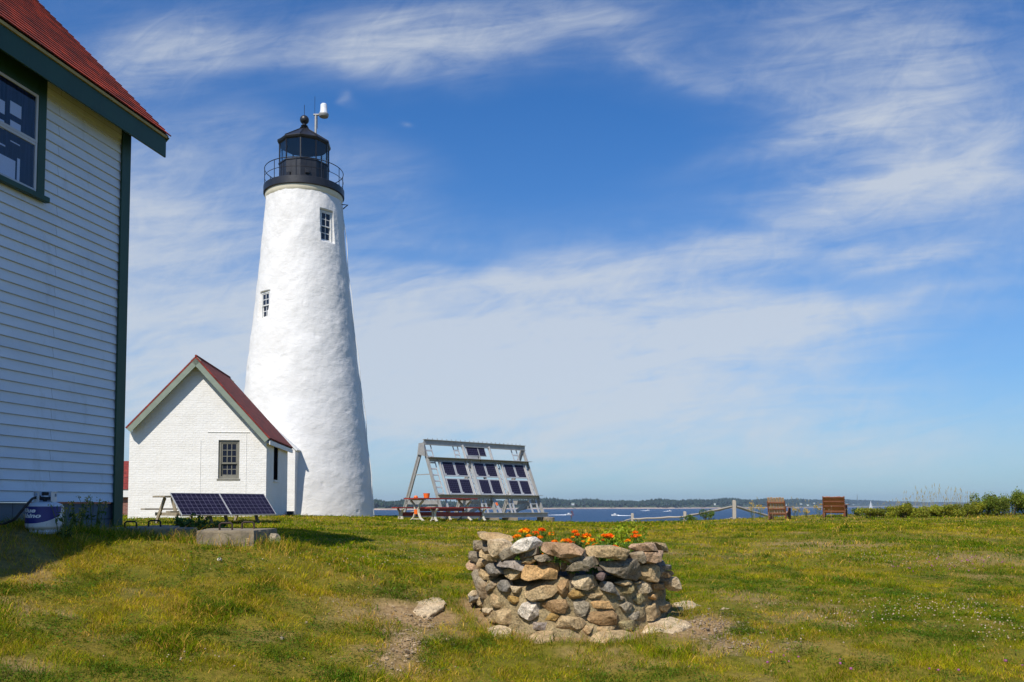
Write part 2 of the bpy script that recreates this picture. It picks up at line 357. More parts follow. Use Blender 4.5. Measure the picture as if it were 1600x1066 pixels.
def mat_stone(name, c, c2=None, mott=.35, mortar=0.):
    m, nt, b = newmat(name); c2 = c2 or tuple(x*.5 for x in c)
    oi = nt.nodes.new('ShaderNodeObjectInfo')
    tc = nt.nodes.new('ShaderNodeTexCoord'); ad = nt.nodes.new('ShaderNodeVectorMath'); ad.operation = 'ADD'
    lnk(nt, tc.outputs['Object'], ad.inputs[0])
    cb = nt.nodes.new('ShaderNodeCombineXYZ'); ml = nt.nodes.new('ShaderNodeMath'); ml.operation = 'MULTIPLY'; ml.inputs[1].default_value = 37.
    lnk(nt, oi.outputs['Random'], ml.inputs[0]); lnk(nt, ml.outputs[0], cb.inputs[0]); lnk(nt, ml.outputs[0], cb.inputs[1]); lnk(nt, cb.outputs[0], ad.inputs[1])
    def nz(s, d, r, dist=0):
        t = nt.nodes.new('ShaderNodeTexNoise'); t.inputs['Scale'].default_value = s; t.inputs['Detail'].default_value = d; t.inputs['Roughness'].default_value = r
        t.inputs['Distortion'].default_value = dist; lnk(nt, ad.outputs[0], t.inputs[0]); return t.outputs[0]
    n1 = nz(9, 6, .68, .8); n2 = nz(60, 5, .75); n3 = nz(3.2, 3, .5); n6 = nz(14, 5, .8)
    k = ramp(nt, n1, [(.28, c2), (.5, c), (.72, tuple(min(1, x*1.38) for x in c))])
    k = mixc(nt, 1., k, ramp(nt, n2, [(.34, (.36,.34,.32)), (.48, (.95,.95,.95)), (.66, (1.4, 1.34, 1.25))]), 'MULTIPLY')
    k = mixc(nt, ramp(nt, n3, [(.52, (0, 0, 0)), (.7, (mott,)*3)]), k, (.36,.20,.08))
    k = mixc(nt, ramp(nt, n6, [(.60, (0, 0, 0)), (.66, (.55,.55,.55))]), k, (.10,.095,.08))
    lnk(nt, k, b.inputs['Base Color']); b.inputs['Roughness'].default_value = .88; b.inputs['Specular IOR Level'].default_value = .25
    p = bump(nt, b, n1, .9, .03); bump(nt, b, n2, 1., .012, p)
    return m
STC = {'tan': (.47,.345,.19), 'ltan': (.60,.47,.30), 'grey': (.33,.275,.195), 'dgrey': (.24,.20,.145), 'blue': (.24,.22,.19), 'white': (.72,.65,.55),
       'orange': (.58,.36,.16), 'gold': (.42,.27,.09), 'pink': (.48,.32,.20), 'purple': (.17,.12,.11), 'brown': (.34,.22,.11), 'lav': (.37,.32,.28), 'olive': (.33,.27,.14)}
for k, c in STC.items(): M['st_'+k] = mat_stone('stone_'+k, c, None, .18 if k in ('blue', 'white', 'lav', 'dgrey', 'purple') else .5)
M['mortar'] = mat_stone('mortar', (.33,.255,.14), (.20,.155,.085), .2)
# ------------------------------------------------------------ camera, sun, sky
cam = bpy.data.objects.new('camera', bpy.data.cameras.new('camera')); COL.objects.link(cam); SC.camera = cam
cam.location = (0, 0, EYE); cam.rotation_euler = (math.pi/2+PITCH, 0, 0)
cam.data.lens = 30; cam.data.sensor_width = 36; cam.data.sensor_fit = 'HORIZONTAL'; cam.data.shift_y = SH/1600; cam.data.clip_end = 30000; cam.data.clip_start = .05
SUN_EL = R(48.5); hx, hy = -.4305, -.9026
sd = Vector((hx*math.cos(SUN_EL), hy*math.cos(SUN_EL), math.sin(SUN_EL))).normalized()
sl = bpy.data.lights.new('sun', 'SUN'); sl.energy = 4.6; sl.angle = R(.53); sl.color = (1, .94, .84)
so = bpy.data.objects.new('sun', sl); COL.objects.link(so); so.rotation_euler = sd.to_track_quat('Z', 'Y').to_euler(); so.location = (-20, -40, 60)
W = bpy.data.worlds.new('World'); SC.world = W; W.use_nodes = True
def build_world():
    nt = W.node_tree; bg = nt.nodes['Background']
    sky = nt.nodes.new('ShaderNodeTexSky'); sky.sky_type = 'NISHITA'; sky.sun_disc = False; sky.sun_elevation = SUN_EL
    sky.sun_rotation = math.atan2(hx, hy) % (2*math.pi); sky.altitude = 10; sky.air_density = 1.0; sky.dust_density = .3; sky.ozone_density = 2.5
    class E:
        def __init__(s, o): s.o = o
        def _b(s, op, b, sw=False):
            n = nt.nodes.new('ShaderNodeMath'); n.operation = op
            a, b = (b, s) if sw else (s, b)
            for i, v in enumerate((a, b)):
                if isinstance(v, E): lnk(nt, v.o, n.inputs[i])
                elif v is not None: n.inputs[i].default_value = v
            return E(n.outputs[0])
        def __add__(s, b): return s._b('ADD', b)
        __radd__ = __add__
        def __mul__(s, b): return s._b('MULTIPLY', b)
        __rmul__ = __mul__
        def __sub__(s, b): return s._b('SUBTRACT', b)
        def __rsub__(s, b): return s._b('SUBTRACT', b, True)
        def __truediv__(s, b): return s._b('DIVIDE', b)
        def mx(s, b): return s._b('MAXIMUM', b)
        def mn(s, b): return s._b('MINIMUM', b)
        def exp(s): return s._b('EXPONENT', None)
        def smooth(s, a, b):
            n = nt.nodes.new('ShaderNodeMapRange'); n.interpolation_type = 'SMOOTHSTEP'; lnk(nt, s.o, n.inputs[0])
            n.inputs[1].default_value = a; n.inputs[2].default_value = b; return E(n.outputs[0])
    tc = nt.nodes.new('ShaderNodeTexCoord'); sx = nt.nodes.new('ShaderNodeSeparateXYZ'); lnk(nt, tc.outputs['Generated'], sx.inputs[0])
    X, Y, Z = (E(sx.outputs[i]) for i in range(3))
    Yc = Y.mx(.12); P = X/Yc*13.333+8.; Q = 7.9-Z/Yc*13.333         # direction on a plane north of the island, units of 4.3 degrees
    def noise(sx_, sy_, rot, scale, det, rough, dist=0, off=0):
        c, s_ = math.cos(rot), math.sin(rot)
        cb = nt.nodes.new('ShaderNodeCombineXYZ'); a = (P*c+Q*s_)*sx_; b = (Q*c-P*s_)*sy_
        lnk(nt, a.o, cb.inputs[0]); lnk(nt, b.o, cb.inputs[1]); cb.inputs[2].default_value = off
        t = nt.nodes.new('ShaderNodeTexNoise'); t.inputs['Scale'].default_value = scale; t.inputs['Detail'].default_value = det
        t.inputs['Roughness'].default_value = rough; t.inputs['Distortion'].default_value = dist; lnk(nt, cb.outputs[0], t.inputs[0]); return E(t.outputs[0])
    wob1 = noise(.5, 1, 0, .8, 3, .5, 0, 3.); wob2 = noise(.5, 1, 0, .8, 3, .5, 0, 9.)
    P2 = P+(wob1-.5)*2.2; Q2 = Q+(wob2-.5)*1.1
    def blob(cx, cy, rx, ry, amp, rot=0):
        c, s_ = math.cos(rot), math.sin(rot)
        dx = P2-cx; dy = Q2-cy; a = (dx*c+dy*s_)*(1/rx); b = (dy*c-dx*s_)*(1/ry)
        return (0.-(a*a+b*b)).exp()*amp
    cov = blob(0, 0, 0, 1, 0) if False else None
    L = [(2.5,.6,1.5,.5,.50,-.25),(6.4,.5,2.3,.5,.60,-.03),(9.5,.1,1.6,.35,.20,0),(1.3,3.2,3.4,1.3,.60,.10),(5.7,2.5,1.3,.6,.20,.1),
         (12.6,5.3,3.0,.7,.30,-.1),(12,7.0,5,.5,.22,0),(13.9,.9,1.9,1.6,.34,.6),(15.5,2.4,1.3,1.4,.20,0),(11.6,3.75,3.2,.30,.48,-.20),(14.4,2.75,1.5,.28,.50,-.18),(8.3,4.35,2.6,.30,.28,-.03),
         (3.3,5.4,4.6,1.2,.66,0),(8.7,5.35,3.4,.95,.66,-.05),(12.2,5.0,1.6,.45,.30,-.12),(14.0,3.9,1.2,.18,.35,-.15),(13.6,4.65,1.3,.18,.33,-.15),
         (9.5,6.4,6.5,.75,.42,0),(3,7,8,1.0,.2,0),(5.6,1.42,.13,.10,.35,0),(6.15,1.7,.12,.07,.25,0),
         (8.6,2.2,2.6,1.0,-.28,0),(14.2,2.4,3.2,2.2,.16,-.5),(11.2,1.0,2.4,.35,.22,.35),(12.8,2.0,2.2,.22,.25,-.25),(10.8,4.6,3.2,.30,.25,-.15),(5.2,1.5,2.2,.45,-.12,0),(13.5,5.6,2.2,.5,-.12,-.1),(15.8,6.0,1.6,.9,-.15,0),(12.6,4.3,1.6,.22,-.25,-.1),(7.2,4.1,1.2,.18,-.2,0)]
    for b in L:
        e = blob(*b); cov = e if cov is None else cov+e
    cov = cov+.17
    f1 = noise(.28, 1.25, -.14, 1.3, 8, .62, 1.2); f2 = noise(.6, 1.1, -.5, 1.6, 7, .65, 1.5, 4.); f3 = noise(.16, 1.6, -.10, 2.6, 6, .6, .4, 7.)
    tex = f1*.5+f2*.28+f3*.22
    cl = (cov*(.12+tex*1.78)+(tex-.5)*.75*(cov*1.6).mn(1.)).mx(0.).mn(1.)
    cl = cl.smooth(.0, 1.25)*.88
    hz = (0.-(Z.mx(0.)*1.).__mul__(5.2)).exp()
    # sky colour
    hs = nt.nodes.new('ShaderNodeHueSaturation'); hs.inputs['Saturation'].default_value = 1.12; hs.inputs['Value'].default_value = 1.0; hs.inputs['Hue'].default_value = .503
    lnk(nt, mixc(nt, 1., sky.outputs[0], (.58, 1.00, 1.46), 'MULTIPLY'), hs.inputs['Color'])
    c = mixc(nt, hz.__mul__(.8).o, hs.outputs[0], (4.2, 5.8, 6.6))
    c = mixc(nt, cl.o, c, (6.8, 7.25, 7.75))
    lnk(nt, c, bg.inputs[0]); bg.inputs[1].default_value = .08
build_world()
SC.view_settings.view_transform = 'Standard'; SC.view_settings.look = 'None'; SC.view_settings.exposure = .25; SC.view_settings.gamma = 1
SC.render.engine = 'CYCLES'
# ------------------------------------------------------------ ground sheet
def G(px, py):
    d = ray(px, py); t = 3.; prev = t
    while t < 80:
        p = Vector((0, 0, EYE))+d*t
        if p.z < H(p.x, p.y):
            a, b = prev, t
            for _ in range(16):
                m = (a+b)/2; q = Vector((0, 0, EYE))+d*m
                if q.z < H(q.x, q.y): b = m
                else: a = m
            return Vector((0, 0, EYE))+d*b
        prev = t; t += .25 if t < 20 else .5
    return Vector((0, 0, EYE))+d*34
PC = Vector(((893-800)/F*8.05, 8.05, 0))     # planter centre
_patch = []
for px, py, rx, ry, a in [(655,962,.42,.30,1.),(640,1000,.34,.35,.9),(625,1030,.3,.25,.7),(590,955,.35,.25,.55),(560,1005,.3,.25,.35),(700,985,.2,.3,.6),(500,1010,.4,.2,.3),
                          (1110,975,.30,.30,.9),(1150,1000,.36,.18,.7),(1210,1020,.4,.2,.5),(1075,1005,.3,.15,.6),(1230,985,.3,.15,.35),(730,985,.25,.2,.6),
                          (15,945,.30,.18,.5),(60,1030,.3,.14,.6),(75,965,.18,.12,.55),(250,930,.4,.15,.35),(210,990,.25,.1,.45),(150,985,.3,.1,.35),
                          (430,985,.3,.12,.35),(330,1010,.3,.1,.3),(1330,1020,.4,.12,.3),(1180,1060,.3,.15,.4),(620,860,.8,.3,.25),(900,1040,.4,.12,.35),(1420,890,1.,.4,.25),
                          (1310,852,1.6,.5,.55),(1200,850,1.5,.4,.3),(1560,872,1.0,.4,.45),(1480,840,2,.6,.2),(560,850,1,.5,.2),(900,845,1.2,.6,.3),(1150,870,1,.5,.2),(20,880,.4,.15,.15)]:
    g = G(px, py); _patch.append((g.x, g.y, rx, ry*2.2 if py < 940 else ry*1.6, a))
def dirt(x, y):
    wx = (fbm(x, y, .5, 11)-.5)*.7; wy = (fbm(x, y, .5, 21)-.5)*.9
    t = np.zeros_like(x)
    for cx, cy, rx, ry, a in _patch:
        t = np.maximum(t, a*np.exp(-(((x+wx-cx)/rx)**2+((y+wy-cy)/ry)**2)))
    r = np.hypot(x-PC.x, y-PC.y); t = np.maximum(t, .9*np.exp(-((r-.9)/.18)**2))
    n = fbm(x, y, .35, 31)
    t = t*1.5-.25+(n-.5)*.9*(t > .03)
    sp = np.clip((fbm(x, y, .9, 41, 4)-.66)*5, 0, .5)
    return np.clip(np.maximum(t, sp), 0, 1)
def build_ground():
    def axis(lo, hi, c, n, k):
        a, b = np.arcsinh((lo-c)*k), np.arcsinh((hi-c)*k); return c+np.sinh(np.linspace(a, b, n))/k
    xs = axis(-140, 140, 0, 560, .22); ys = axis(-90, 150, 6.5, 620, .28)
    X, Y = np.meshgrid(xs, ys); x = X.ravel(); y = Y.ravel(); z = Hn(x, y)
    near = np.exp(-(np.hypot(x, y-7)/9)**2)
    d = dirt(x, y)
    z = z+near*((fbm(x, y, .22, 5)-.5)*.05+(fbm(x, y, .09, 6)-.5)*.025)-d*.018*near
    V = np.stack([x, y, z], 1); nx = len(xs); ny = len(ys)
    i = (np.arange(ny-1)[:, None]*nx+np.arange(nx-1)[None]).ravel()
    Q = np.stack([i, i+1, i+1+nx, i+nx], 1)
    rock = np.clip((-3.5-z)/2., 0, 1)
    col = np.stack([d, rock, d*0], 1)
    npmesh('ground', V, Q, None, M['ground'], col=col, smooth=True, kind='structure')
build_ground()
# ------------------------------------------------------------ sea
SEA = EYE-10.
def build_sea():
    m, nt, b = newmat('sea_water')
    n1 = ntex(nt, .22, 6, .7, stretch=(1, 1.6, 1)); n2 = ntex(nt, .012, 5, .6, stretch=(.6, 2.5, 1)); n3 = ntex(nt, .9, 4, .7); n4 = ntex(nt, .045, 6, .75, stretch=(.45, 3, 1))
    c = ramp(nt, n2, [(.35, (.010,.046,.115)), (.6, (.018,.07,.16))])
    c = mixc(nt, 1., c, ramp(nt, n1, [(.3, (.55,.6,.7)), (.62, (1.25, 1.2, 1.15))]), 'MULTIPLY')
    c = mixc(nt, 1., c, ramp(nt, n4, [(.38, (.62,.68,.75)), (.62, (1.35, 1.3, 1.2))]), 'MULTIPLY')
    lnk(nt, c, b.inputs['Base Color']); b.inputs['Roughness'].default_value = .45; b.inputs['Specular IOR Level'].default_value = .12
    p = bump(nt, b, n1, 1., 2.2); bump(nt, b, n3, .8, .35, p)
    mb = MB(); ys = [-1500, 0, 150, 400, 1000, 2200, 5000, 16000]
    for y0, y1 in zip(ys, ys[1:]):
        for x0, x1 in ((-9000, -800), (-800, 0), (0, 800), (800, 2500), (2500, 16000)): mb.quad((x0, y0, SEA), (x1, y0, SEA), (x1, y1, SEA), (x0, y1, SEA))
    mb.build('sea', m, kind='structure')
build_sea()
# ------------------------------------------------------------ far shore and its wood
FS_px = [300,585,640,700,780,850,900,960,1000,1050,1100,1150,1200,1300,1345,1400,1500,1600,1750]
FS_top = [782,782,781,783.5,781,779.5,779,782.5,781.5,780.5,780,778.5,779.5,779,780,783,784.5,785.5,786.5]
FS_sh = [797,797,797,796.5,796,795.6,795.2,795,795,795,794.6,794.4,794,792.8,792.3,791.9,791.7,791.6,791.6]
def fs(px):
    sh = np.interp(px, FS_px, FS_sh); tp = np.interp(px, FS_px, FS_top); D = 10*F/(sh-790); return D, (790-tp)*D/F+EYE
def build_far():
    m, nt, b = newmat('far_land')
    tc = nt.nodes.new('ShaderNodeTexCoord'); sx = nt.nodes.new('ShaderNodeSeparateXYZ'); lnk(nt, tc.outputs['Object'], sx.inputs[0])
    mr = nt.nodes.new('ShaderNodeMapRange'); lnk(nt, sx.outputs[2], mr.inputs[0]); mr.inputs[1].default_value = SEA+2.2; mr.inputs[2].default_value = SEA+4.5
    n = ntex(nt, .02, 5, .8)
    lnk(nt, mixc(nt, mr.outputs[0], ramp(nt, n, [(.35, (.30,.21,.16)), (.6, (.50,.38,.30))]), (.05,.075,.03)), b.inputs['Base Color']); b.inputs['Roughness'].default_value = .95
    cols = np.arange(300, 1751, 3.); V = []; Q = []
    rows = [-.004, 0, .006, .02, .06, .12, .2]; hs = [-3, 0, 1, 1, 1, 1, 1]
    for j, px in enumerate(cols):
        D, top = fs(px); th = 11.; land = max(4., top-th-SEA)
        bx = 1+.012*(fbm(np.array([px]), np.array([0.]), 30, 3)[0]-.5)
        prof = [-3, .2, 3.0+2.5*math.sin(px*.13)*math.sin(px*.31), land*.55, land*.9, land, land*.8]
        for r, h in zip(rows, prof):
            d = D*bx*(1+r); V.append(((px-800)/F*d, d, SEA+h))
    n_ = len(rows)
    for j in range(len(cols)-1):
        for k in range(n_-1): a = j*n_+k; Q.append((a, a+n_, a+n_+1, a+1))
    npmesh('far_shore', np.array(V), Q, None, m, smooth=True, kind='structure')
    # trees of the far wood
    r = np.random.default_rng(3); N = 9000
    px = r.uniform(480, 1730, N); row = r.uniform(.008, .13, N)**1.0
    V = []; T = []; C = []
    ico_v = np.array([(0,0,1),(.9,0,.25),(.28,.85,.25),(-.73,.53,.25),(-.73,-.53,.25),(.28,-.85,.25),(.6,.5,-.6),(-.5,.6,-.6),(-.2,-.8,-.6)])
    ico_t = [(0,1,2),(0,2,3),(0,3,4),(0,4,5),(0,5,1),(1,6,2),(2,6,7),(2,7,3),(3,7,4),(4,7,8),(4,8,5),(5,8,1),(1,8,6)]
    for i in range(N):
        D, top = fs(px[i]); land = max(4., top-11-SEA); f = np.interp(row[i], [0, .006, .02, .06, .12, .2], [0, .25, .55, .9, 1, .8])
        d = D*(1+row[i]); x = (px[i]-800)/F*d; hgt = r.uniform(7, 13)*(1+.25*math.sin(px[i]*.09)*math.sin(px[i]*.023)); w = r.uniform(3.5, 7)*(D/2400)**.5
        if r.random() < .25: w *= .6; hgt *= 1.2
        z0 = SEA+land*f
        P = ico_v*np.array([w, w, hgt*.55])*r.uniform(.75, 1.25, (9, 3))+np.array([x, d, z0+hgt*.55])
        b0 = len(V)*9; V.append(P); T += [(a+b0, b+b0, c+b0) for a, b, c in ico_t]
        g = r.uniform(.6, 1.3); C.append(np.tile(np.array([.022, .046, .024])*g*(1, 1+r.uniform(-.2, .2), 1), (9, 1)))
    npmesh('far_wood', np.concatenate(V), None, T, M['leaf'], col=np.concatenate(C), label='dark green wood covering the low hills across the water', cat='wood', kind='stuff')
    for px_, py_, w, lab in [(1228,789,5,'small white house lowest on the far shore left of the two chairs'),(1251,787.5,12,'largest white house on the far shore between the two chairs'),(1262,789.5,10,'white shed beside the largest far white house'),
                       (1272,786.5,8,'small white house higher on the wooded hill between the chairs'),(1323,788,15,'wide white house on the far shore right of the second chair'),(1333,788.5,12,'grey roofed cottage right of the wide white far house'),
                       (895,788,8,'white house alone among trees beyond the solar rack'),(1117,788,6,'tiny pale house among trees left of the tall fence post')]:
        D, top = fs(px_); D *= 1.004; p = AT(px_, py_, D); z0 = p.z-3
        t = empty('shore_house', (p.x, D, z0), .3*math.sin(px_), lab, 'house', 'white houses along the far shore'); hh = 3.2
        a = MB(); a.b2(-w/2, w/2, -4, 4, 0, hh); a.build('wall', M['white_trim'], t)
        a = MB(); a.M = Matrix.Rotation(math.pi/2, 4, 'Z'); a.prism([(-4.6, hh+.05), (4.6, hh+.05), (0, hh+4)], -w/2-.5, w/2+.5); a.build('roof', M['grey_trim'], t)
    D, top = fs(1339); t = empty('lattice_tower', ((1339-800)/F*D*1.06, D*1.06, top-14), 0, 'thin dark mast rising above the far treeline right of the chairs', 'mast')
    a = MB(); a.tube([(0, 0, 0), (0, 0, 44)], [3.2, 2.], 6); a.build('mast', M['grey_trim'], t); a = MB(); a.tube([(0, 0, 44.1), (0, 0, 50)], 1, 5); a.build('antenna', M['grey_trim'], t)
build_far()
def motorboat(px, py, L, label, dirn):
    D = 10*F/(py-790); p = AT(px, py, D); p.z = SEA
    t = empty('motorboat', p, 0 if dirn > 0 else math.pi, label, 'motorboat', 'motorboats crossing the bay')
    a = MB(); n = 8; rings = []
    for i in range(n+1):
        x = -3.5+7.*i/n; w = 1.25*(1-(max(0, i-4)/4.3)**2)
        rings.append([a.av((x, -w, 1.1+.05*i)), a.av((x, -w*.6, -.1)), a.av((x, w*.6, -.1)), a.av((x, w, 1.1+.05*i))])
    for q, s in zip(rings, rings[1:]):
        for k in range(3): a.face((q[k], q[k+1], s[k+1], s[k]))
        a.face((q[3], q[0], s[0], s[3]))
    a.face(rings[0][::-1]); a.face(rings[-1]); a.build('hull', M['white_trim'], t)
    a = MB(); a.b2(-.8, 1.2, -.8, .8, 1.2, 2.2); a.b2(-.9, 1.1, -.9, .9, 2.21, 2.3); a.build('cabin', M['white_trim'], t, bevel=.05)
    a = MB(); r = np.random.default_rng(int(px))
    for k in range(46):
        x = -3-L*(k/46)**1.1; s = (1-k/46)
        for sg in (-1, 1):
            c = Vector((x, sg*(.8+2.*k/46)*r.uniform(.3, 1.1), .02)); 
            a.lathe([(r.uniform(.5, 1.2)*(.4+s), 0), (r.uniform(.3, .8)*s+.05, .15+.4*s*r.random()), (.02, .25+.45*s*r.random())], 6, c)
    a.build('wake', M['foam'], t)
M['foam'] = mat_simple('foam', (.8,.83,.86), (.7,.74,.8), 2, .6, 0)
motorboat(888, 805, 18, 'white motorboat with a long foamy wake just right of the solar rack', 1)
motorboat(961, 806, 14, 'white motorboat left of the short fence post with its wake streaming right', -1)
motorboat(1012, 798.3, 10, 'small white motorboat beyond the fence, nearer the far rocks', 1)
motorboat(1046, 799.2, 8, 'tiny white motorboat between the two shorter fence posts', 1)
def sailboat(px, D):
    p = AT(px, 800, D); t = empty('sailboat', (p.x, D, SEA), R(25), 'white sailing boat heeling slightly behind the shrubs', 'sailboat')
    a = MB(); n = 10; rings = []
    for i in range(n+1):
        x = -5+10.*i/n; w = 1.5*math.sin(math.pi*(.12+.86*i/n))**.7
        rings.append([a.av((x, -w, 1.2)), a.av((x, -w*.6, 0)), a.av((x, 0, -.5)), a.av((x, w*.6, 0)), a.av((x, w, 1.2))])
    for q, s in zip(rings, rings[1:]):
        for k in range(4): a.face((q[k], q[k+1], s[k+1], s[k]))
        a.face((q[4], q[0], s[0], s[4]))
    a.build('hull', M['white_trim'], t)
    a = MB(); a.tube([(.5, 0, 1), (.5, .4, 15.6)], [.11, .07], 6); a.build('mast', M['alu'], t)
    def sail(name, A, B, C, belly):
        a = MB(); n = 8; rows = []
        for i in range(n+1):
            u = i/n; l = Vector(A).lerp(Vector(C), u); r_ = Vector(B).lerp(Vector(C), u); row = []
            for j in range(n+1):
                v = j/n; q = l.lerp(r_, v); q.y += belly*math.sin(math.pi*v)*(1-u*.8); row.append(a.av(q))
            rows.append(row)
        for q, s in zip(rows, rows[1:]):
            for k in range(n): a.face((q[k], q[k+1], s[k+1], s[k]))
        o = a.build(name, M['white_trim'], t, smooth=True); sm = o.modifiers.new('cloth', 'SOLIDIFY'); sm.thickness = .02
    sail('mainsail', (.2, 0, 2.2), (-5., .2, 2.2), (.4, .4, 15.3), .5); sail('jib', (4.8, 0, 1.4), (.8, .2, 2.), (.7, .35, 13.5), .45)
sailboat(1361, 930)
# ------------------------------------------------------------ window helper
def window(parent, w, h, M4, cols, rows_up, rows_lo, fm, sill=True, depth=.09, lw=.055, mw=.022, name='window', outer=.0, low_in=.0, pane=None):
    """local frame: x right, z up, y into the wall; origin bottom centre of opening."""
    a = MB(); a.M = M4; y0, y1 = 0, depth
    a.b2(-w/2, -w/2+lw, y0, y1, 0, h); a.b2(w/2-lw, w/2, y0, y1, 0, h); a.b2(-w/2+lw, w/2-lw, y0, y1, h-lw, h); a.b2(-w/2+lw, w/2-lw, y0, y1, 0, lw)
    o = a.build(name, fm, parent, bevel=.004)
    mid = h*rows_lo/(rows_up+rows_lo)+.0
    def sash(z0, z1, ya, nr, nm):
        b = MB(); b.M = M4; x0, x1 = -w/2+lw+.002, w/2-lw-.002; s = .038
        b.b2(x0, x0+s, ya, ya+.03, z0, z1); b.b2(x1-s, x1, ya, ya+.03, z0, z1); b.b2(x0+s, x1-s, ya, ya+.03, z1-s, z1); b.b2(x0+s, x1-s, ya, ya+.03, z0, z0+s*1.3)
        for k in range(1, cols): x = x0+s+(x1-x0-2*s)*k/cols; b.b2(x-mw/2, x+mw/2, ya+.004, ya+.026, z0+s*1.3, z1-s)
        for k in range(1, nr):
            z = z0+s*1.3+(z1-z0-2.3*s)*k/nr
            for c in range(cols):
                xa = x0+s+(x1-x0-2*s)*c/cols+(mw/2 if c else 0); xb = x0+s+(x1-x0-2*s)*(c+1)/cols-(mw/2 if c < cols-1 else 0)
                b.b2(xa, xb, ya+.006, ya+.024, z-mw/2, z+mw/2)
        b.build('sash', fm, o)
        g = MB(); g.M = M4; g.b2(x0+.01, x1-.01, ya+.014, ya+.018, z0+.01, z1-.01); g.build('pane', pane or M['pane'], o)
    sash(mid-.02, h-lw-.002, .02, rows_up, 'upper'); sash(lw+.002, mid+.02-.0, .055+low_in, rows_lo, 'lower')
    if sill:
        s = MB(); s.M = M4; s.b2(-w/2-.04, w/2+.04, -.05, depth, -.07, -.004); s.build('sill', fm, o, bevel=.006)
    return o
def TM(x, y, z, rz=0): return Matrix.Translation((x, y, z)) @ Matrix.Rotation(rz, 4, 'Z')
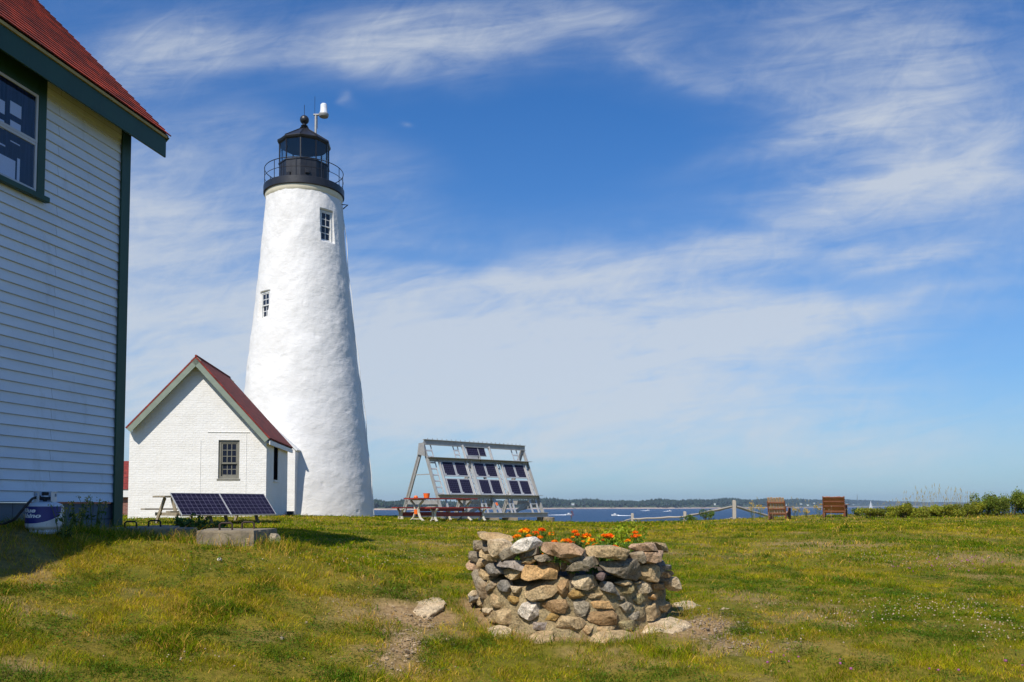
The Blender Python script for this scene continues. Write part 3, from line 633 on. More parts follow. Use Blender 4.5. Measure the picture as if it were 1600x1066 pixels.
# ------------------------------------------------------------ keeper's house (left foreground)
def build_house():
    OV = .28
    wdir = Vector((283/F, 1, 0)).normalized(); n_out = Vector((wdir.y, -wdir.x, 0))
    C0 = AT(184, 815, 10.3); zg = EYE-.36; C0.z = zg
    ang = math.atan2(wdir.y, wdir.x)
    t = empty('clapboard_house', C0, ang, 'large white clapboard house in shade with red shingle roof and green trim at left edge', 'house')
    Mi = (Matrix.Translation(C0) @ Matrix.Rotation(ang, 4, 'Z')).inverted()
    def loc(px, py, b):       # pixel on the plane parallel to the wall, b metres outside it
        return Mi @ on_plane(px, py, C0+n_out*b, n_out)
    zf = loc(182, 785, 0).z                       # bottom of siding
    E = loc(261, 213, OV); zE = E.z; aE = E.x     # eave tip
    zwall = loc(203, 214, 0).z+.15
    print('HOUSE', zf, E, zwall, loc(0, 783, 0), loc(75, 120, 0), loc(0, 115, 0), loc(75, 320, 0), loc(255, 244, OV))
    L = 13.5; DEP = 8.2
    # foundation
    a = MB(); a.b2(-L, .0, .03, DEP-.03, -.8, zf-.012); a.build('foundation', M['block'], t)
    # walls: clapboards on the side we see and on the far gable
    zt = zE+OV-.06; ex = .1115
    a = MB(); z = zf; k = 0
    while z < zt:
        z1 = min(z+ex, zt); o = .022
        nseg = 1
        a.quad((-L, -o, z), (0, -o, z), (0, -.003, z1), (-L, -.003, z1)); a.quad((-L, -.003, z), (0, -.003, z), (0, -o, z), (-L, -o, z))
        # far gable end
        a.quad((o, 0, z), (o, DEP, z), (.003, DEP, z1), (.003, 0, z1)); a.quad((.003, 0, z), (.003, DEP, z), (o, DEP, z), (o, 0, z))
        z = z1
    # gable triangle
    rz = zt+DEP/2
    a.quad((.004, 0, zt), (.004, DEP, zt), (.004, DEP/2, rz-.05)) if False else a.face([a.av((.004, 0, zt)), a.av((.004, DEP, zt)), a.av((.004, DEP/2, rz-.05))])
    a.face([a.av((-L, DEP, zt)), a.av((-L, 0, zt)), a.av((-L, DEP/2, rz-.05))])
    a.quad((-L, 0, zf), (-L, 0, zt), (-L, DEP, zt), (-L, DEP, zf)); a.quad((-L, DEP, zf), (0, DEP, zf), (0, DEP, zt), (-L, DEP, zt))
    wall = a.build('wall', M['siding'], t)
    a = MB(); a.b2(-L, 0, -.04, -.024, zf-.012, zf+.02); a.build('drip_board', M['green_paint'], t) if False else None
    # corner boards
    a = MB(); a.b2(-.13, .03, -.045, -.0235, zf-.28, zt-.02); a.b2(.024, .046, -.0235, .12, zf-.28, zt-.02); a.build('corner_board', M['green_paint'], t, bevel=.003)
    # soffit, fascia
    fh = zE-loc(255, 244, OV).z
    zs = zE-fh+.03; print('ZF', zf)
    a = MB(); a.b2(-L-.3, aE-.02, -OV-.004, -OV+.019, zE-fh, zE-.02); a.b2(aE-.02, aE+.002, -.424, .0, zE-fh, zE-.02) if False else None; a.build('fascia', M['green_paint'], t, bevel=.004)
    a = MB(); a.b2(-L-.3, aE-.02, -OV-.023, -OV-.0045, zE-.045, zE-.012); a.build('drip_edge', M['drip'], t)
    # rake board of the far gable, seen edge-on
    a = MB(); d = Vector((0, 1, 1)).normalized()
    a.beam((aE-.012, -OV+.02, zE-.09), (aE-.012, DEP/2, zE-.09+DEP/2+OV-.02), .025, .16, (0, -1, 1)); a.build('rake_board', M['green_paint'], t)
    # roof: courses of shingles, each lapping the one below
    a = MB(); s2 = math.sqrt(.5); step = .13; n = int((DEP/2+OV+.04)/s2/step)+1
    r = random.Random(4)
    for side in (0, 1):
        for k in range(n):
            u0 = k*step; u1 = (k+1)*step
            def P(x, u, lift):
                y = -(OV+.035)+u*s2; zz = zE+.0+u*s2; y -= lift*s2; zz += lift*s2
                if side: y = DEP-y
                return (x, y, zz)
            xe = aE+.03+r.uniform(-.006, .006); lf = .016
            pts = (P(-L-.4, u0, lf), P(xe, u0, lf), P(xe, u1+.01, .004), P(-L-.4, u1+.01, .004))
            fr = (P(-L-.4, u0, .0), P(xe, u0, .0), P(xe, u0, lf), P(-L-.4, u0, lf))
            if side: pts = pts[::-1]; fr = fr[::-1]
            a.quad(*pts); a.quad(*fr)
    a.M = None
    # deck under the shingles
    for side in (0, 1):
        y0, z0 = -OV-.02, zE; y1, z1 = DEP/2, zE+DEP/2+OV+.02
        if side: y0, y1 = DEP+OV+.02, DEP/2
        a.quad((-L-.35, y0, z0), (aE, y0, z0), (aE, y1, z1), (-L-.35, y1, z1)); a.quad((-L-.35, y0, z0-.03), (aE, y0, z0-.03), (aE, y1, z1-.03), (-L-.35, y1, z1-.03))
        a.quad((aE, y0, z0-.03), (aE, y0, z0), (aE, y1, z1), (aE, y1, z1-.03))
    roof = a.build('roof', M['shingle_uv'], t)
    uvl = roof.data.uv_layers[0].data
    for poly in roof.data.polygons:
        for li in poly.loop_indices:
            v = roof.data.vertices[roof.data.loops[li].vertex_index].co; uvl[li].uv = (v.x, (v.z-zE)/s2)
    # frieze
    a = MB(); a.b2(-L, -.14, -.034, -.0235, zwall-.27, zwall-.12); a.build('frieze', M['siding'], t)
    # window in the upper floor
    wr = loc(72, 135, .03); wb = loc(66, 312, .03); xr = wr.x; 
    zt_, zb = loc(72, 125, .03).z, loc(72, 310, .03).z
    ww = 1.05; hh = zt_-zb-.0
    a = MB(); f = .11
    x1 = xr; x0 = xr-ww
    a.b2(x1-f, x1, -.05, -.0235, zb, zt_); a.b2(x0, x0+f, -.05, -.0235, zb, zt_); a.b2(x0+f, x1-f, -.05, -.0235, zt_-.22, zt_)
    a.b2(x0-.04, x1+.04, -.085, -.0235, zb-.06, zb-.002)
    wo = a.build('window', M['green_paint'], t, bevel=.004)
    a = MB(); a.b2(x0+f, x1-f, -.022, .35, zb+.001, zt_-.221); 
    zi0, zi1 = zb+.0, zt_-.22; zm = (zi0+zi1)/2+.02
    def sash(z0, z1, y, nm):
        b = MB(); s = .030; xa, xb = x0+f+.004, x1-f-.004
        b.b2(xa, xa+s, y, y+.02, z0, z1); b.b2(xb-s, xb, y, y+.02, z0, z1); b.b2(xa+s, xb-s, y, y+.02, z1-s, z1); b.b2(xa+s, xb-s, y, y+.02, z0, z0+s)
        b.build('sash', M['grey_sash'], wo, bevel=.003)
        g = MB(); g.b2(xa+.01, xb-.01, y+.008, y+.012, z0+.01, z1-.01); g.build('pane', M['house_glass'], wo)
    sash(zm-.02, zi1-.006, -.047, 'u'); sash(zi0+.006, zm+.022, -.0268, 'l') if False else sash(zi0+.006, zm-.021, -.046, 'l')
    # dark sheet stands for the unlit room; pale boxes paint sky reflections
    b = MB(); b.b2(x0+f, x1-f, -.026, -.0245, zi0, zi1); b.build('room_dark_sheet', M['room_dark'], wo)
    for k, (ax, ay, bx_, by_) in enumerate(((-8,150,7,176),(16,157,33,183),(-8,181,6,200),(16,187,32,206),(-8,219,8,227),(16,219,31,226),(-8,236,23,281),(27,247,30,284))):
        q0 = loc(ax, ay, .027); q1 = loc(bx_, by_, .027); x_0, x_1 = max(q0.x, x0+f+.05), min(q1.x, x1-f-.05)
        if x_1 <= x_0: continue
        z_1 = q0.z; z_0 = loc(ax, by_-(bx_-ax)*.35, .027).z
        b = MB(); b.b2(x_0, x_1, -.029, -.0265, min(z_0, z_1), max(z_0, z_1)); b.build('pane_sky_patch', M['sky_pale'], wo)
    print('WIN', x0, x1, zb, zt_)
    return t
M['window_trim'] = mat_simple('window_trim', (.20,.19,.15), (.14,.135,.11), 8, .6)
M['sky_pale'] = mat_simple('painted_sky_patch', (.85,.87,.9), (.75,.78,.82), 3, .8, 0)  # painted sky reflections in the house window
M['void'] = mat_simple('dark_shutter', (.006,.006,.008), (.004,.004,.005), 9, 1., 0, spec=0.)
M['soffit'] = mat_simple('soffit_paint', (.55,.53,.46), (.45,.43,.37), 4, .7)
M['drip'] = mat_simple('drip_edge_wood', (.45,.33,.10), (.33,.23,.07), 8, .6)
M['grey_sash'] = mat_simple('grey_sash', (.50,.50,.52), (.42,.42,.44), 5, .4)
M['shingle_uv'] = mat_shingle('roof_shingle', (.52,.055,.018), (.20,.022,.010), (.04,.009,.006), .13)
def mat_house_glass():
    m, nt, b = newmat('house_window_glass'); 
    b.inputs['Base Color'].default_value = (.012,.018,.04, 1); b.inputs['Roughness'].default_value = .05; b.inputs['Specular IOR Level'].default_value = .5
    bump(nt, b, ntex(nt, 1.2, 2, .5), .25, .03); return m
M['house_glass'] = glass_clear('house_window_glass', (.85,.88,.95))
def mat_room():
    m, nt, b = newmat('room_dark_fill'); tc = nt.nodes.new('ShaderNodeTexCoord')  # dark colour standing in for the unlit room
    n = ntex(nt, 6, 3, .6, stretch=(6, 1, .3))
    lnk(nt, ramp(nt, n, [(.35, (.005,.008,.02)), (.65, (.02,.03,.07))]), b.inputs['Base Color']); b.inputs['Roughness'].default_value = .95
    b.inputs['Specular IOR Level'].default_value = .1; return m
M['room_dark'] = mat_room()
HOUSE = build_house()
# ------------------------------------------------------------ small whitewashed oil house
def build_small_house():
    A = AT(199.5, 810, 26.2); B = AT(415, 806, 26.6); fx = Vector((B.x-A.x, B.y-A.y, 0)); Wd = fx.length; ang = math.atan2(fx.y, fx.x)
    zg = EYE-.42; A.z = zg
    t = empty('oil_house', A, ang, 'small white painted brick house with dark red gable roof beside the lighthouse', 'house')
    Mi = (Matrix.Translation(A) @ Matrix.Rotation(ang, 4, 'Z')).inverted(); nn = Vector((math.sin(ang), -math.cos(ang), 0))
    def loc(px, py, out=0): return Mi @ on_plane(px, py, A+nn*out, nn)
    pk = loc(306, 556, .28); er = loc(422, 684, .28); el = loc(195.5, 668, .28)
    print('SMALL', Wd, pk, er, el, loc(340, 748), loc(374, 688))
    DEP = 4.0; xm = pk.x; zp = pk.z; sl_ = (zp-er.z)/(er.x-xm); sll = (zp-el.z)/(xm-el.x); th = .16
    zr = zp-sl_*(Wd-xm)-th*1.2; zl = zp-sll*xm-th*1.2
    # walls with a window opening in front
    wa, wb = loc(340.5, 748), loc(374.5, 688); x0, x1, z0, z1 = wa.x, wb.x, wa.z, wb.z
    a = MB()
    def top(x): return zp-.22-(sl_*(x-xm) if x > xm else sll*(xm-x))
    g = -.5
    a.quad((0, 0, g), (x0, 0, g), (x0, 0, top(x0)), (0, 0, top(0))) if x0 < xm else None
    if x0 >= xm:
        a.face([a.av(p) for p in ((0, 0, g), (xm, 0, g), (xm, 0, top(xm)), (0, 0, top(0)))]); a.quad((xm, 0, g), (x0, 0, g), (x0, 0, top(x0)), (xm, 0, top(xm)))
    a.quad((x0, 0, g), (x1, 0, g), (x1, 0, z0), (x0, 0, z0)); a.quad((x0, 0, z1), (x1, 0, z1), (x1, 0, top(x1)), (x0, 0, top(x0)))
    a.quad((x1, 0, g), (Wd, 0, g), (Wd, 0, top(Wd)), (x1, 0, top(x1)))
    rv = .14
    a.quad((x0, 0, z0), (x0, 0, z1), (x0, rv, z1), (x0, rv, z0)); a.quad((x1, 0, z1), (x1, 0, z0), (x1, rv, z0), (x1, rv, z1)); a.quad((x0, 0, z0), (x1, 0, z0), (x1, rv, z0), (x0, rv, z0)); a.quad((x0, 0, z1), (x1, 0, z1), (x1, rv, z1), (x0, rv, z1))
    # side wall with narrow tall opening
    ss = Vector((math.cos(ang), math.sin(ang), 0)); Bc = A+ss*Wd
    q0 = Mi @ on_plane(428.3, 683, Bc, ss); q1 = Mi @ on_plane(434.2, 751, Bc, ss); y0, y1, zz0, zz1 = q0.y, q1.y, q1.z, q0.z
    zz1 = min(zz1, top(Wd)-.12)
    a.quad((Wd, 0, g), (Wd, y0, g), (Wd, y0, top(Wd)), (Wd, 0, top(Wd))); a.quad((Wd, y1, g), (Wd, DEP, g), (Wd, DEP, top(Wd)), (Wd, y1, top(Wd)))
    a.quad((Wd, y0, g), (Wd, y1, g), (Wd, y1, zz0), (Wd, y0, zz0)); a.quad((Wd, y0, zz1), (Wd, y1, zz1), (Wd, y1, top(Wd)), (Wd, y0, top(Wd)))
    a.quad((Wd, y0, zz0), (Wd-.2, y0, zz0), (Wd-.2, y0, zz1), (Wd, y0, zz1)); a.quad((Wd, y1, zz0), (Wd-.2, y1, zz0), (Wd-.2, y1, zz1), (Wd, y1, zz1))
    a.quad((0, 0, g), (0, DEP, g), (0, DEP, top(0)), (0, 0, top(0)))
    a.face([a.av(p) for p in ((0, DEP, g), (Wd, DEP, g), (Wd, DEP, top(Wd)), (xm, DEP, top(xm)), (0, DEP, top(0)))])
    a.build('wall', M['white_brick'], t)
    a = MB(); a.b2(Wd-.035, Wd-.02, y0+.001, y1-.001, zz0, zz1); s = a.build('shutter', M['void'], t)
    a = MB(); a.b2(Wd-.019, Wd+.04, y0-.03, y1+.03, zz0-.06, zz0+.001); a.build('sill', M['white_trim'], s)
    o = window(t, x1-x0-.004, z1-z0-.004, TM((x0+x1)/2, .045, z0+.002), 3, 3, 2, M['window_trim'], depth=.09, lw=.075)
    # faint scar of a bricked-up opening: thin projecting string
    a = MB(); a.b2(x0-.33, x1+.31, -.018, .0, z1+.24, z1+.262); a.build('lintel_ledge', M['white_brick'], t)
    a = MB(); a.b2(x1+.20, x1+.212, -.010, .0, z0-1.2, z1+.239); a.build('joint_line', M['white_brick'], t); a = MB(); a.b2(x0-.55, x0-.53, -.010, .0, z0-1.2, z1+.0); a.build('joint_line', M['white_brick'], t)
    # roof slabs + rake boards
    F0 = -.28; BK = DEP+.25
    a = MB(); r_ = Vector((1, 0, -sl_)).normalized(); l_ = Vector((-1, 0, -sll)).normalized()
    eR = er.x+.0; eL = el.x
    def slab(xa, za, xb, zb, thick):
        nv = Vector((-(zb-za), 0, xb-xa)).normalized(); nv = nv if nv.z > 0 else -nv
        p = [Vector((xa, 0, za)), Vector((xb, 0, zb))]; q = [v-nv*thick for v in p]
        for f in ((p[0], p[1]), ):
            pass
        pts = []
        for y in (F0, BK): pts.append([a.av((v.x, y, v.z)) for v in (p[0], p[1], q[1], q[0])])
        f, b = pts
        a.face(f); a.face(b[::-1])
        for k in range(4): a.face((f[(k+1) % 4], f[k], b[k], b[(k+1) % 4]))
    slab(xm, zp, eR, er.z, .05); slab(xm-.001, zp, eL, el.z, .05)
    roof = a.build('roof', M['shingle_small'], t)
    uvl = roof.data.uv_layers[0].data
    for poly in roof.data.polygons:
        for li in poly.loop_indices:
            v = roof.data.vertices[roof.data.loops[li].vertex_index].co; uvl[li].uv = (v.y, v.z*1.4)
    a = MB(); a.tube([(xm, F0, zp+.005), (xm, BK, zp+.005)], .035, 6); a.build('ridge_cap', M['shingle_small'], roof)
    for (xa, za, xb, zb) in ((xm, zp, eR, er.z), (xm, zp, eL, el.z)):
        a = MB(); d = Vector((xb-xa, 0, zb-za)).normalized(); nv = Vector((-d.z, 0, d.x)); nv = nv if nv.z > 0 else -nv
        p0 = Vector((xa, BK-.02, za))-nv*.135; p1 = Vector((xb, BK-.02, zb))-nv*.135; a.beam(p0, p1, .035, .16, nv); a.build('back_rake_board', M['grey_trim'], t); a = MB()
        p0 = Vector((xa, F0+.02, za))-nv*.135; p1 = Vector((xb, F0+.02, zb))-nv*.135; a.beam(p0, p1, .035, .16, nv)
        p0 = Vector((xa, (F0-.0)/2+.02, za))-nv*.075; p1 = Vector((xb, F0/2+.02, zb))-nv*.075
        a.beam(p0+d*.02, p1, abs(F0)-.05, .02, nv)
        a.build('rake_board', M['grey_trim'], t)
    a = MB(); a.b2(eR-.035, eR-.005, F0+.05, BK-.05, er.z-.21, er.z-.075); a.b2(Wd, eR-.036, 0, DEP, er.z-.16, er.z-.14); a.build('fascia', M['white_trim'], t)
    # bevelled return and ground line box
    a = MB(); a.b2(Wd+.05, Wd+.27, DEP-.35, DEP-.05, -.15, .22); a.build('meter_box', M['black_paint'], t, bevel=.01)
    return t
build_small_house()
# keeper's house window, with painted sky patches behind its panes
def window_inside():
    wo = [o for o in HOUSE.children if o.name == 'window'][0]
    Mi = None
    return wo
# ------------------------------------------------------------ covered passage between oil house and tower
def build_passage():
    B = AT(445, 805, 34.5); C = AT(459.5, 805, 34.5); zg = EYE-.52
    t = empty('covered_passage', (B.x-1.2, 34.5, zg), R(2), 'low white passage with sloping top joining the oil house to the lighthouse', 'passage')
    w = C.x-B.x+1.2; ze = AT(462, 702, 34.4).z-zg; zi = AT(447, 688, 34.4).z-zg; s = (zi-ze)/((462-447)/F*35.)
    xm = w-1.2; zp = ze+s*1.2
    a = MB(); a.prism([(0, -.4), (w, -.4), (w, ze), (xm, zp-.02), (0, zp-.02)], 0, 1.6); a.build('wall', M['white_brick'], t)
    a = MB(); a.beam((w+.08, .8, ze-.04), (xm-.3, .8, zp+s*.3-.0), 1.7, .07, (0, 0, 1)); a.build('roof', M['white_trim'], t, bevel=.01)
build_passage()
# ------------------------------------------------------------ lighthouse
def build_tower():
    D = 38.; c = AT(474, 809, D); cx, cy = c.x, D; zg = EYE-.55
    t = empty('lighthouse', (cx, cy, zg), math.atan2(-cx, 1)*0, 'tall tapering whitewashed stone lighthouse with black lantern room and railed gallery', 'lighthouse')
    t.rotation_euler.y = -.0096
    Z = lambda py: AT(474, py, D).z-zg
    vd = math.atan2(-cy, -cx)          # direction towards the camera
    ztop = Z(311)
    NT, NZ = 420, 330
    zs = np.linspace(-.6, ztop, NZ)
    half = np.interp(zs[::-1], [Z(808), Z(720), Z(620), Z(520), Z(420), Z(311)][::1], [111.5, 103, 91.5, 79.5, 68.5, 58.5])[::-1] if False else None
    pz = [-1, Z(808), Z(720), Z(620), Z(520), Z(420), Z(311)]; pr = [112.5, 111, 102.5, 91.5, 79.5, 68.5, 58.5]
    rad = np.interp(zs, pz, np.array(pr)/F*D*.990)
    th = np.linspace(0, 2*np.pi, NT, endpoint=False)
    TH, ZZ = np.meshgrid(th, zs); RR = np.repeat(rad[:, None], NT, 1)
    lump = lambda s, sd, o: np.where(TH < 6.0, fbm(TH*2.4, ZZ, s, sd, o), fbm(TH*2.4, ZZ, s, sd, o)*((2*np.pi-TH)/.283)+fbm((TH-2*np.pi)*2.4, ZZ, s, sd, o)*(1-(2*np.pi-TH)/.283))
    RR = RR+(lump(1.1, 51, 4)-.5)*.09+(lump(.30, 61, 3)-.5)*.022
    pits = np.clip(lump(.45, 77, 2)-.84, 0, 1)*.2; RR = RR-pits
    X = RR*np.cos(TH); Y = RR*np.sin(TH)
    # window recesses
    wins = []
    for px, pyt, pyb, wpx in ((509, 331, 379, 24), (414.5, 456, 498, 26)):
        zm = (Z(pyb)+Z(pyt))/2; rm = np.interp(zm, pz, np.array(pr)/F*D)
        sn = (px-474)/F*D/rm; a = vd+math.asin(max(-.97, min(.97, sn)))
        Dw = cy+(rm-.2)*math.sin(a); z0, z1 = AT(px, pyb, Dw).z-zg, AT(px, pyt, Dw).z-zg; wins.append((a, z0, z1, rm))
    for a, z0, z1, rm in wins:
        nx, ny = math.cos(a), math.sin(a); tx, ty = -ny, nx
        along = X*tx+Y*ty; outw = X*nx+Y*ny; hw = .34
        dpl = np.interp(z0, pz, np.array(pr)/F*D)-.37
        ins = (np.abs(along) < hw) & (ZZ > z0-.02) & (ZZ < z1+.02) & (outw > 0)
        X = np.where(ins, X+(dpl-outw)*nx, X); Y = np.where(ins, Y+(dpl-outw)*ny, Y)
    V = np.stack([X.ravel(), Y.ravel(), ZZ.ravel()], 1)
    i, j = np.meshgrid(np.arange(NZ-1), np.arange(NT), indexing='ij'); i = i.ravel(); j = j.ravel(); j1 = (j+1) % NT
    Q = np.stack([i*NT+j, i*NT+j1, (i+1)*NT+j1, (i+1)*NT+j], 1)
    npmesh('wall', V, Q, None, M['plaster'], parent=t, smooth=True)
    for k, (a, z0, z1, rm) in enumerate(wins):
        nx, ny = math.cos(a), math.sin(a); rr = np.interp(z0, pz, np.array(pr)/F*D)-.21
        m = TM(rr*nx, rr*ny, z0+.01, a+math.pi/2)
        o = window(t, .60, z1-z0-.03, m, 2, 2, 2 if k == 0 else 2, M['white_trim'], depth=.12, lw=.05, mw=.028)
        s = MB(); s.M = m; s.b2(-.34, .34, -.36, .0, -.10, -.075); 
    # cove under the gallery, deck
    r0 = 58.0/F*D; r1 = 60.2/F*D; rg = 62.6/F*D
    zb, zt = Z(308.5), Z(296.5)
    a = MB(); a.lathe([(r0-.12, Z(322)), (r0+.02, Z(316)), (r0+.06, Z(312)), (r1, zb+.05)], 72); a.build('cove', M['cream'], t, smooth='auto')
    a = MB(); a.lathe([(r1-.25, zb+.0), (rg-.05, zb+.0), (rg, zb+.03), (rg, zt-.02), (rg-.02, zt), (.9, zt+.01)], 72); a.build('gallery_deck', M['black_paint'], t, smooth='auto')
    # railing
    a = MB(); rr = rg-.05
    for hz, rad_ in ((.80, .018), (.40, .013)):
        a.tube([(rr*math.cos(2*math.pi*k/72), rr*math.sin(2*math.pi*k/72), zt+hz) for k in range(73)], rad_, 6, cap=False)
    ra = a.build('railing', M['black_paint'], t, smooth='auto')
    p0 = None
    for k in range(10):
        an = vd-math.pi/2+.12+2*math.pi*k/10
        if p0 is None:
            a = MB(); a.tube([(0, 0, -.10), (0, 0, .80)], .016, 6); a.lathe([(.035, -.0), (.03, .03), (.012, .05)], 8, (0, 0, .0)); o = p0 = a.build('railing_post', M['black_paint'], ra)
        else: o = p0.copy(); COL.objects.link(o)
        o.parent = ra; o.location = (rr*math.cos(an), rr*math.sin(an), zt)
    # lantern: decagon
    rl = 39.3/F*D; off = vd+R(-8.6); n = 10
    zl0, zl1, zl2, ze, za = zt, Z(261), Z(230.5), Z(226), Z(201.5)
    a = MB(); a.lathe([(rl, zl0), (rl, zl1-.05)], n, off=off); a.lathe([(rl+.03, zl1-.049), (rl+.03, zl1)], n, off=off)
    for k in range(n):      # panel seams
        for f in (.33, .66):
            p = Vector((rl*math.cos(off+2*math.pi*k/n), rl*math.sin(off+2*math.pi*k/n), 0)); q = Vector((rl*math.cos(off+2*math.pi*(k+1)/n), rl*math.sin(off+2*math.pi*(k+1)/n), 0))
            m_ = p.lerp(q, f); nn = (p+q).normalized(); a.beam(m_+nn*.004+Vector((0, 0, zl0)), m_+nn*.004+Vector((0, 0, zl1-.06)), .02, .016, nn)
    pa = a.build('parapet', M['black_paint'], t)
    for k, hz in ((0, .35), (1, .45)):     # vents
        an = vd+(-.65 if k == 0 else .12); ap = rl*math.cos(math.pi/n)+.02
        b = MB(); b.M = TM(0, 0, 0, an); b.b2(ap-.02, ap+.09, -.09, .09, zl0+hz-.1, zl0+hz+.06); b.build('vent', M['black_paint'], pa, bevel=.01)
    mu = MB()
    for k in range(n):
        an = off+2*math.pi*k/n; p = Vector(((rl-.02)*math.cos(an), (rl-.02)*math.sin(an), 0)); mu.beam(p+Vector((0, 0, zl1+.001)), p+Vector((0, 0, zl2)), .045, .05, p)
    mu.build('mullion_frame', M['black_paint'], t)
    for k in range(n):
        a0 = off+2*math.pi*k/n; a1 = off+2*math.pi*(k+1)/n; r_ = rl-.035
        p = Vector((r_*math.cos(a0), r_*math.sin(a0), 0)); q = Vector((r_*math.cos(a1), r_*math.sin(a1), 0)); d = (q-p).normalized()*.03; nn = (p+q).normalized()*.008
        g = MB(); c_ = (p+q)/2; g.beam(p+d+Vector((0, 0, (zl1+zl2)/2)), q-d+Vector((0, 0, (zl1+zl2)/2)), .012, zl2-zl1-.004, (0, 0, 1)); g.build('lantern_pane', M['smoky'], t)
    # lens inside
    a = MB(); a.lathe([(.22, zl1-.05), (.22, zl1+.05), (.05, zl1+.06)], 16); a.lathe([(.14, zl1+.06), (.17, zl1+.12), (.17, zl1+.36), (.13, zl1+.42), (.02, zl1+.46)], 20); a.build('lens', M['lens'], t, smooth='auto')
    a = MB(); a.lathe([(.55, zt+.02), (.55, zl1-.1), (.2, zl1-.06)], 16); a.build('lens_stand', M['black_paint'], t)
    # roof
    a = MB(); a.lathe([(rl-.02, zl2), (rl+.01, ze-.1), (rl+.03, ze-.0)], n, off=off); a.lathe([(rl+.05, ze-.09), (rl+.085, ze-.02), (rl+.06, ze+.02), (.16, za-.02), (.12, za+.04)], n, off=off)
    rf = a.build('lantern_roof', M['black_paint'], t)
    a = MB()
    for k in range(n):
        an = off+2*math.pi*k/n; a.tube([((rl+.07)*math.cos(an), (rl+.07)*math.sin(an), ze+.03), (.15*math.cos(an), .15*math.sin(an), za+.0)], .02, 5)
    a.build('roof_seam', M['black_paint'], rf)
    zc = Z(187.5); rb = .205
    a = MB(); a.lathe([(.17, za), (.2, za+.04), (.11, za+.07), (.16, za+.13), (.09, za+.17)]+[(max(.02, rb*math.sin(x)), zc-rb*math.cos(x)) for x in np.linspace(.45, math.pi, 14)], 24); a.build('ball_vent', M['black_paint'], t, smooth='auto')
    a = MB(); a.tube([(0, 0, zc+rb-.01), (0, 0, Z(164))], .012, 5); a.build('lightning_rod', M['black_paint'], t)
    # modern beacon on its mast
    ri = Vector((-math.sin(vd), math.cos(vd), 0)); ri = ri if ri.x > 0 else -ri
    ps = ri*((491.5-474)/F*D); 
    bt = empty('beacon_mast', Vector((cx-.17, cy, zg))+ps+Vector((0, 0, Z(213)-.08)), 0, 'small clear acrylic beacon on a grey pole above the lantern roof', 'beacon')
    z0 = Z(213)-.08
    a = MB(); a.tube([(0, 0, 0), (0, 0, Z(178)-z0)], .055, 12); a.build('pole', M['galv'], bt, smooth='auto')
    a = MB(); a.b2(-.10, .52, -.06, .06, Z(178.5)-z0, Z(177)-z0); a.lathe([(.2, Z(181)-z0), (.23, Z(178.5)-z0), (.23, Z(177)-z0+.01)], 20, (.36, 0, 0)); a.build('bracket', M['galv'], bt)
    a = MB(); zb_ = Z(176.5)-z0; a.lathe([(.185, zb_), (.185, zb_+.06), (.165, zb_+.1), (.15, zb_+.42), (.11, zb_+.47), (.02, zb_+.48)], 20, (.36, 0, 0)); a.build('beacon_lamp', M['acrylic'], bt, smooth='auto')
    a = MB(); a.tube([(.08, -.05, Z(178)-z0), (.09, -.05, Z(200)-z0)], .012, 5); a.build('cable', M['rubber'], bt)
    a = MB(); a.tube([(-.05, 0, Z(178)-z0), (-.05, 0, Z(149)-z0)], .009, 5); a.build('antenna', M['black_paint'], bt)
    # conductor down the tower's flank
    an = vd+R(74)
    pts = []
    for py in np.linspace(322, 806, 40):
        z = Z(py); r_ = np.interp(z, pz, np.array(pr)/F*D)+.06+.03*math.sin(py*.07); sag = R(74)+.02*math.sin(py*.021)+( -.05*((py-560)/250) if py > 560 else 0)
        aa = vd+sag; pts.append((r_*math.cos(aa), r_*math.sin(aa), z))
    a = MB(); a.tube(pts, .018, 6); a.build('conductor_cable', M['white_trim'], t)
    a = MB(); aa = vd+R(86); rr2 = 1.62; a.tube([(rr2*math.cos(aa), rr2*math.sin(aa), Z(327)), ((rr2+.32)*math.cos(aa), (rr2+.32)*math.sin(aa), Z(317)), (rr2*math.cos(aa), rr2*math.sin(aa), Z(317))], .03, 6); a.build('cable_bracket', M['black_paint'], t)
M['lens'] = mat_simple('lens_glass', (.55,.40,.44), (.35,.14,.18), 18, .15, 0)
M['acrylic'] = mat_simple('acrylic', (.8,.82,.84), (.6,.62,.66), 12, .12, .1)
build_tower()
# ------------------------------------------------------------ distant brick house glimpsed between the two buildings
def build_brick_house():
    D = 46.; x1 = (203.0-800)/F*D+.5; x0 = x1-6; zg = EYE-.6; Z = lambda py: AT(197, py, D).z-zg
    t = empty('brick_house', (x0, D, zg), 0, 'brick house with tall red roof glimpsed between the white buildings', 'house')
    w = 6.5; zt = Z(777)
    a = MB(); a.b2(0, w, 0, 6, -.6, zt); a.build('wall', M['red_brick'], t)
    a = MB(); a.b2(-.2, w+.2, -.25, 6.2, zt+.002, Z(765)); a.build('eave_trim', M['white_trim'], t)
    a = MB(); zr = Z(716); 
    ze = Z(765)+.003
    a.M = Matrix.Rotation(math.pi/2, 4, 'Z'); a.prism([(-.3, ze), (6.3, ze), (3., zr)], -w-.3, .3); a.build('roof', M['shingle_small'], t)
    a = MB(); a.lathe([(.1, Z(716)), (.1, Z(711)), (.22, Z(709)), (.25, Z(706)), (.1, Z(702.5))], 12, (5.55, 2.9, 0)); a.build('chimney_cap', M['white_trim'], t)
build_brick_house()
